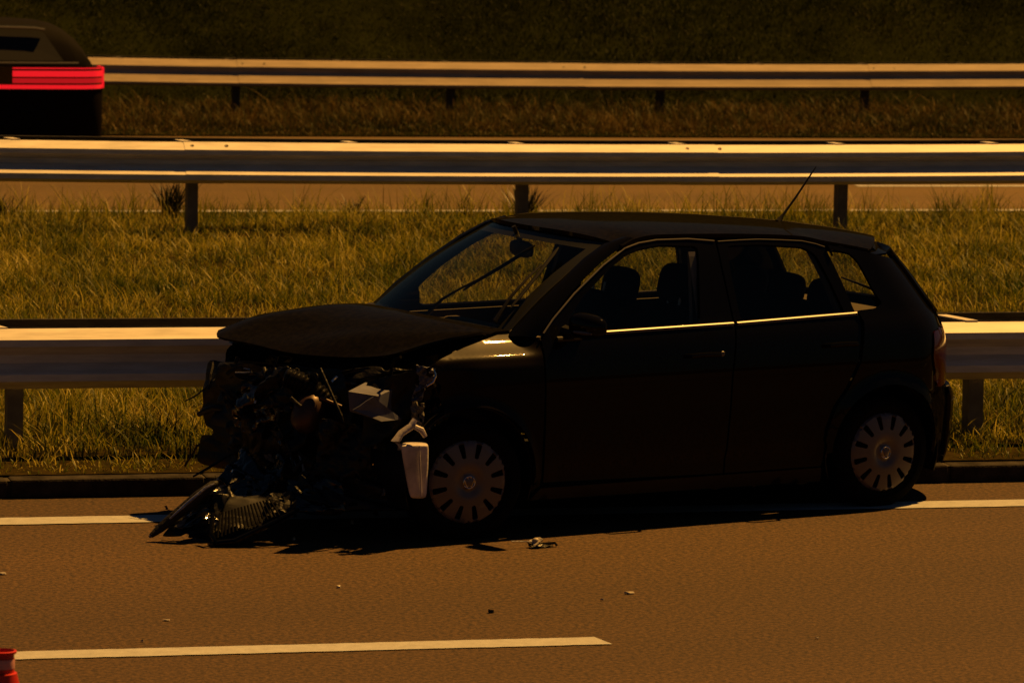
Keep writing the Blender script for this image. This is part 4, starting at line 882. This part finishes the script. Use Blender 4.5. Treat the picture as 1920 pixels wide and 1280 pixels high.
# ------------------------------------------------------------------ traffic cone at the lower left corner
def cone():
    t = empty('traffic_cone', (2.099, 15.572, 0.000)); tag(t, 'red traffic cone with a pale band, cut by the lower left corner', 'traffic cone')
    H = .5
    V, Fc = lathevf([(.150, .03), (.148, .035), (.050, H-.085), (.050, H-.080), (.040, H-.078), (.039, H-.012), (.047, H-.008), (.048, H), (.040, H+.002), (.036, H-.01), (.036, H-.06)], 40, 'z')
    bd = mesh('cone_body', V, Fc, M['conered'], t, smooth=True)
    box('cone_base', (-.2, .2, -.2, .2, 0, .03), M['conered'], t, .01)
    V, Fc = lathevf([(.0412, H-.062), (.0415, H-.06), (.0415, H-.030), (.0412, H-.028)], 40, 'z'); mesh('reflective_band', V, Fc, M['conewhite'], t, smooth=True)
    r0 = lambda z: .148+(.050-.148)*(z-.035)/(H-.12)
    V, Fc = lathevf([(r0(H-.30)+.001, H-.30), (r0(H-.30)+.003, H-.30), (r0(H-.16)+.003, H-.16), (r0(H-.16)+.001, H-.16)], 40, 'z'); mesh('reflective_sleeve', V, Fc, M['conewhite'], t, smooth=True)
cone()

# ------------------------------------------------------------------ car on the far carriageway (only its tail is in the picture)
def far_car():
    t = empty('passing_car', (7.06, 45.88, farz(45.8)), math.pi)      # local +X is forward = to the left
    tag(t, 'dark estate car with its red tail lamp drawn out into a light streak, on the far carriageway', 'car')
    # side profile stations: x from tail, belt z, roof z
    roofz = interp([(0, .80), (.10, .98), (.28, 1.25), (.45, 1.36), (.7, 1.40), (1.6, 1.42), (2.4, 1.38), (2.9, 1.22), (3.2, 1.02), (3.6, .95), (4.2, .84), (4.45, .66)])
    hw = interp([(0, .70), (.08, .80), (.25, .86), (1, .88), (3.4, .88), (4.1, .82), (4.45, .62)])
    rows = []; xs = [0, .03, .08, .14, .2, .28, .36, .45, .6, .8, 1.1, 1.5, 2, 2.4, 2.65, 2.9, 3.05, 3.2, 3.4, 3.7, 4, 4.2, 4.35, 4.45]
    for x in xs:
        W, rz = hw(x), roofz(x); belt = min(.98, rz-.03); q = []
        top = rz > 1.03
        prof = [(W*.94, .20), (W*.985, .30), (W, .55), (W*.995, .75), (W*.97, belt-.06), (W*.945, belt)]
        if top: prof += [(W*.945-(rz-belt)*.30, belt+(rz-belt)*.55), (W*.945-(rz-belt)*.52, rz-.06), (W*.945-(rz-belt)*.62-.08, rz-.015), (W*.3, rz), (0, rz+.005)]
        else: prof += [(W*.90, belt+.01), (W*.84, rz-.01), (W*.7, rz), (W*.3, rz+.008), (0, rz+.01)]
        rows.append([(x, y, z) for y, z in prof]+[(x, -y, z) for y, z in prof[-2::-1]])
    n = len(rows[0]); V = [p for r_ in rows for p in r_]; Fc = []
    for i in range(len(rows)-1):
        for k in range(n-1): Fc.append((i*n+k, i*n+k+1, (i+1)*n+k+1, (i+1)*n+k))
    Fc.append(tuple(range(n))[::-1]); Fc.append(tuple(range((len(rows)-1)*n, len(rows)*n)))
    mesh('body', V, Fc, M['farpaint'], t, smooth=True)
    for s in (1, -1):
        def pt(x, z, out=.006):
            W, rz = hw(x)*.945, roofz(x); b = .98; k = max(0, z-b); return (x, s*(W-k*.54+out), z)
        mesh('side_window', [pt(.42, 1.02), pt(1.25, 1.02), pt(1.25, 1.38), pt(.66, 1.38)], [(0, 1, 2, 3)], M['trim'], t, solid=.004)
        mesh('side_window', [pt(1.32, 1.02), pt(2.05, 1.02), pt(2.05, 1.39), pt(1.32, 1.39)], [(0, 1, 2, 3)], M['trim'], t, solid=.004)
        mesh('side_window', [pt(2.12, 1.02), pt(2.95, 1.02), pt(2.55, 1.33), pt(2.12, 1.39)], [(0, 1, 2, 3)], M['trim'], t, solid=.004)
        tube('window_strip', [pt(x, 1.0, .022) for x in (.27, .5, 1, 1.5, 2, 2.5, 3.0)], .014, M['strip'], t, 6)
        tube('roof_rail', [pt(x, z, .05) for x, z in ((.60, 1.33), (.7, 1.345), (1.2, 1.355), (1.9, 1.35), (2.3, 1.33))], .018, M['strip'], t, 6)
        # lamp stretched along the side in place of a streak of moving light
        xs2 = [.012, .03, .06, .10, .16, .24, .34, .46, .58, .75, .95, 1.15]
        V = [(x, s*(hw(x)*(1.0)+.008), z) for x in xs2 for z in (.735, .965)]
        lm = mesh('tail_lamp_and_streak', V, [(2*i, 2*i+1, 2*i+3, 2*i+2) for i in range(len(xs2)-1)], M['red'], t, smooth=True, solid=.012)
        for za, zb, mm_, e_ in ((.865, .925, 'tail', 0), (.80, .850, 'streak_soft', 0), (.742, .782, 'tail', 1)):
            mesh('light_streak', [(x, s*(hw(x)+.016), z) for x in xs2 for z in (za, zb)], [(2*i, 2*i+1, 2*i+3, 2*i+2) for i in range(len(xs2)-1-(1-e_))], M[mm_], lm, smooth=True, solid=.006)
        mesh('light_streak', [(x, s*(hw(x)+.010), z) for x in xs2 for z in (.945, .957)], [(2*i, 2*i+1, 2*i+3, 2*i+2) for i in range(len(xs2)-2)], M['tail'], t, smooth=True, solid=.012)
        mesh('tail_lamp_and_streak', *boxvf(-.012, .02, min(s*.45, s*.72), max(s*.45, s*.72), .745, .955), M['tail'], t)
        for cx in (.85, 3.55):
            mesh('wheel', *(lambda V, F_: ([(a+cx, b+s*.80, c+.31) for a, b, c in V], F_))(*lathevf([(.01, s*.08), (.2, s*.095), (.21, s*.085), (.29, s*.08), (.31, s*.06), (.31, -s*.1), (.01, -s*.1)], 28)), M['rubber'], t, smooth=True)
    return t
far_car()
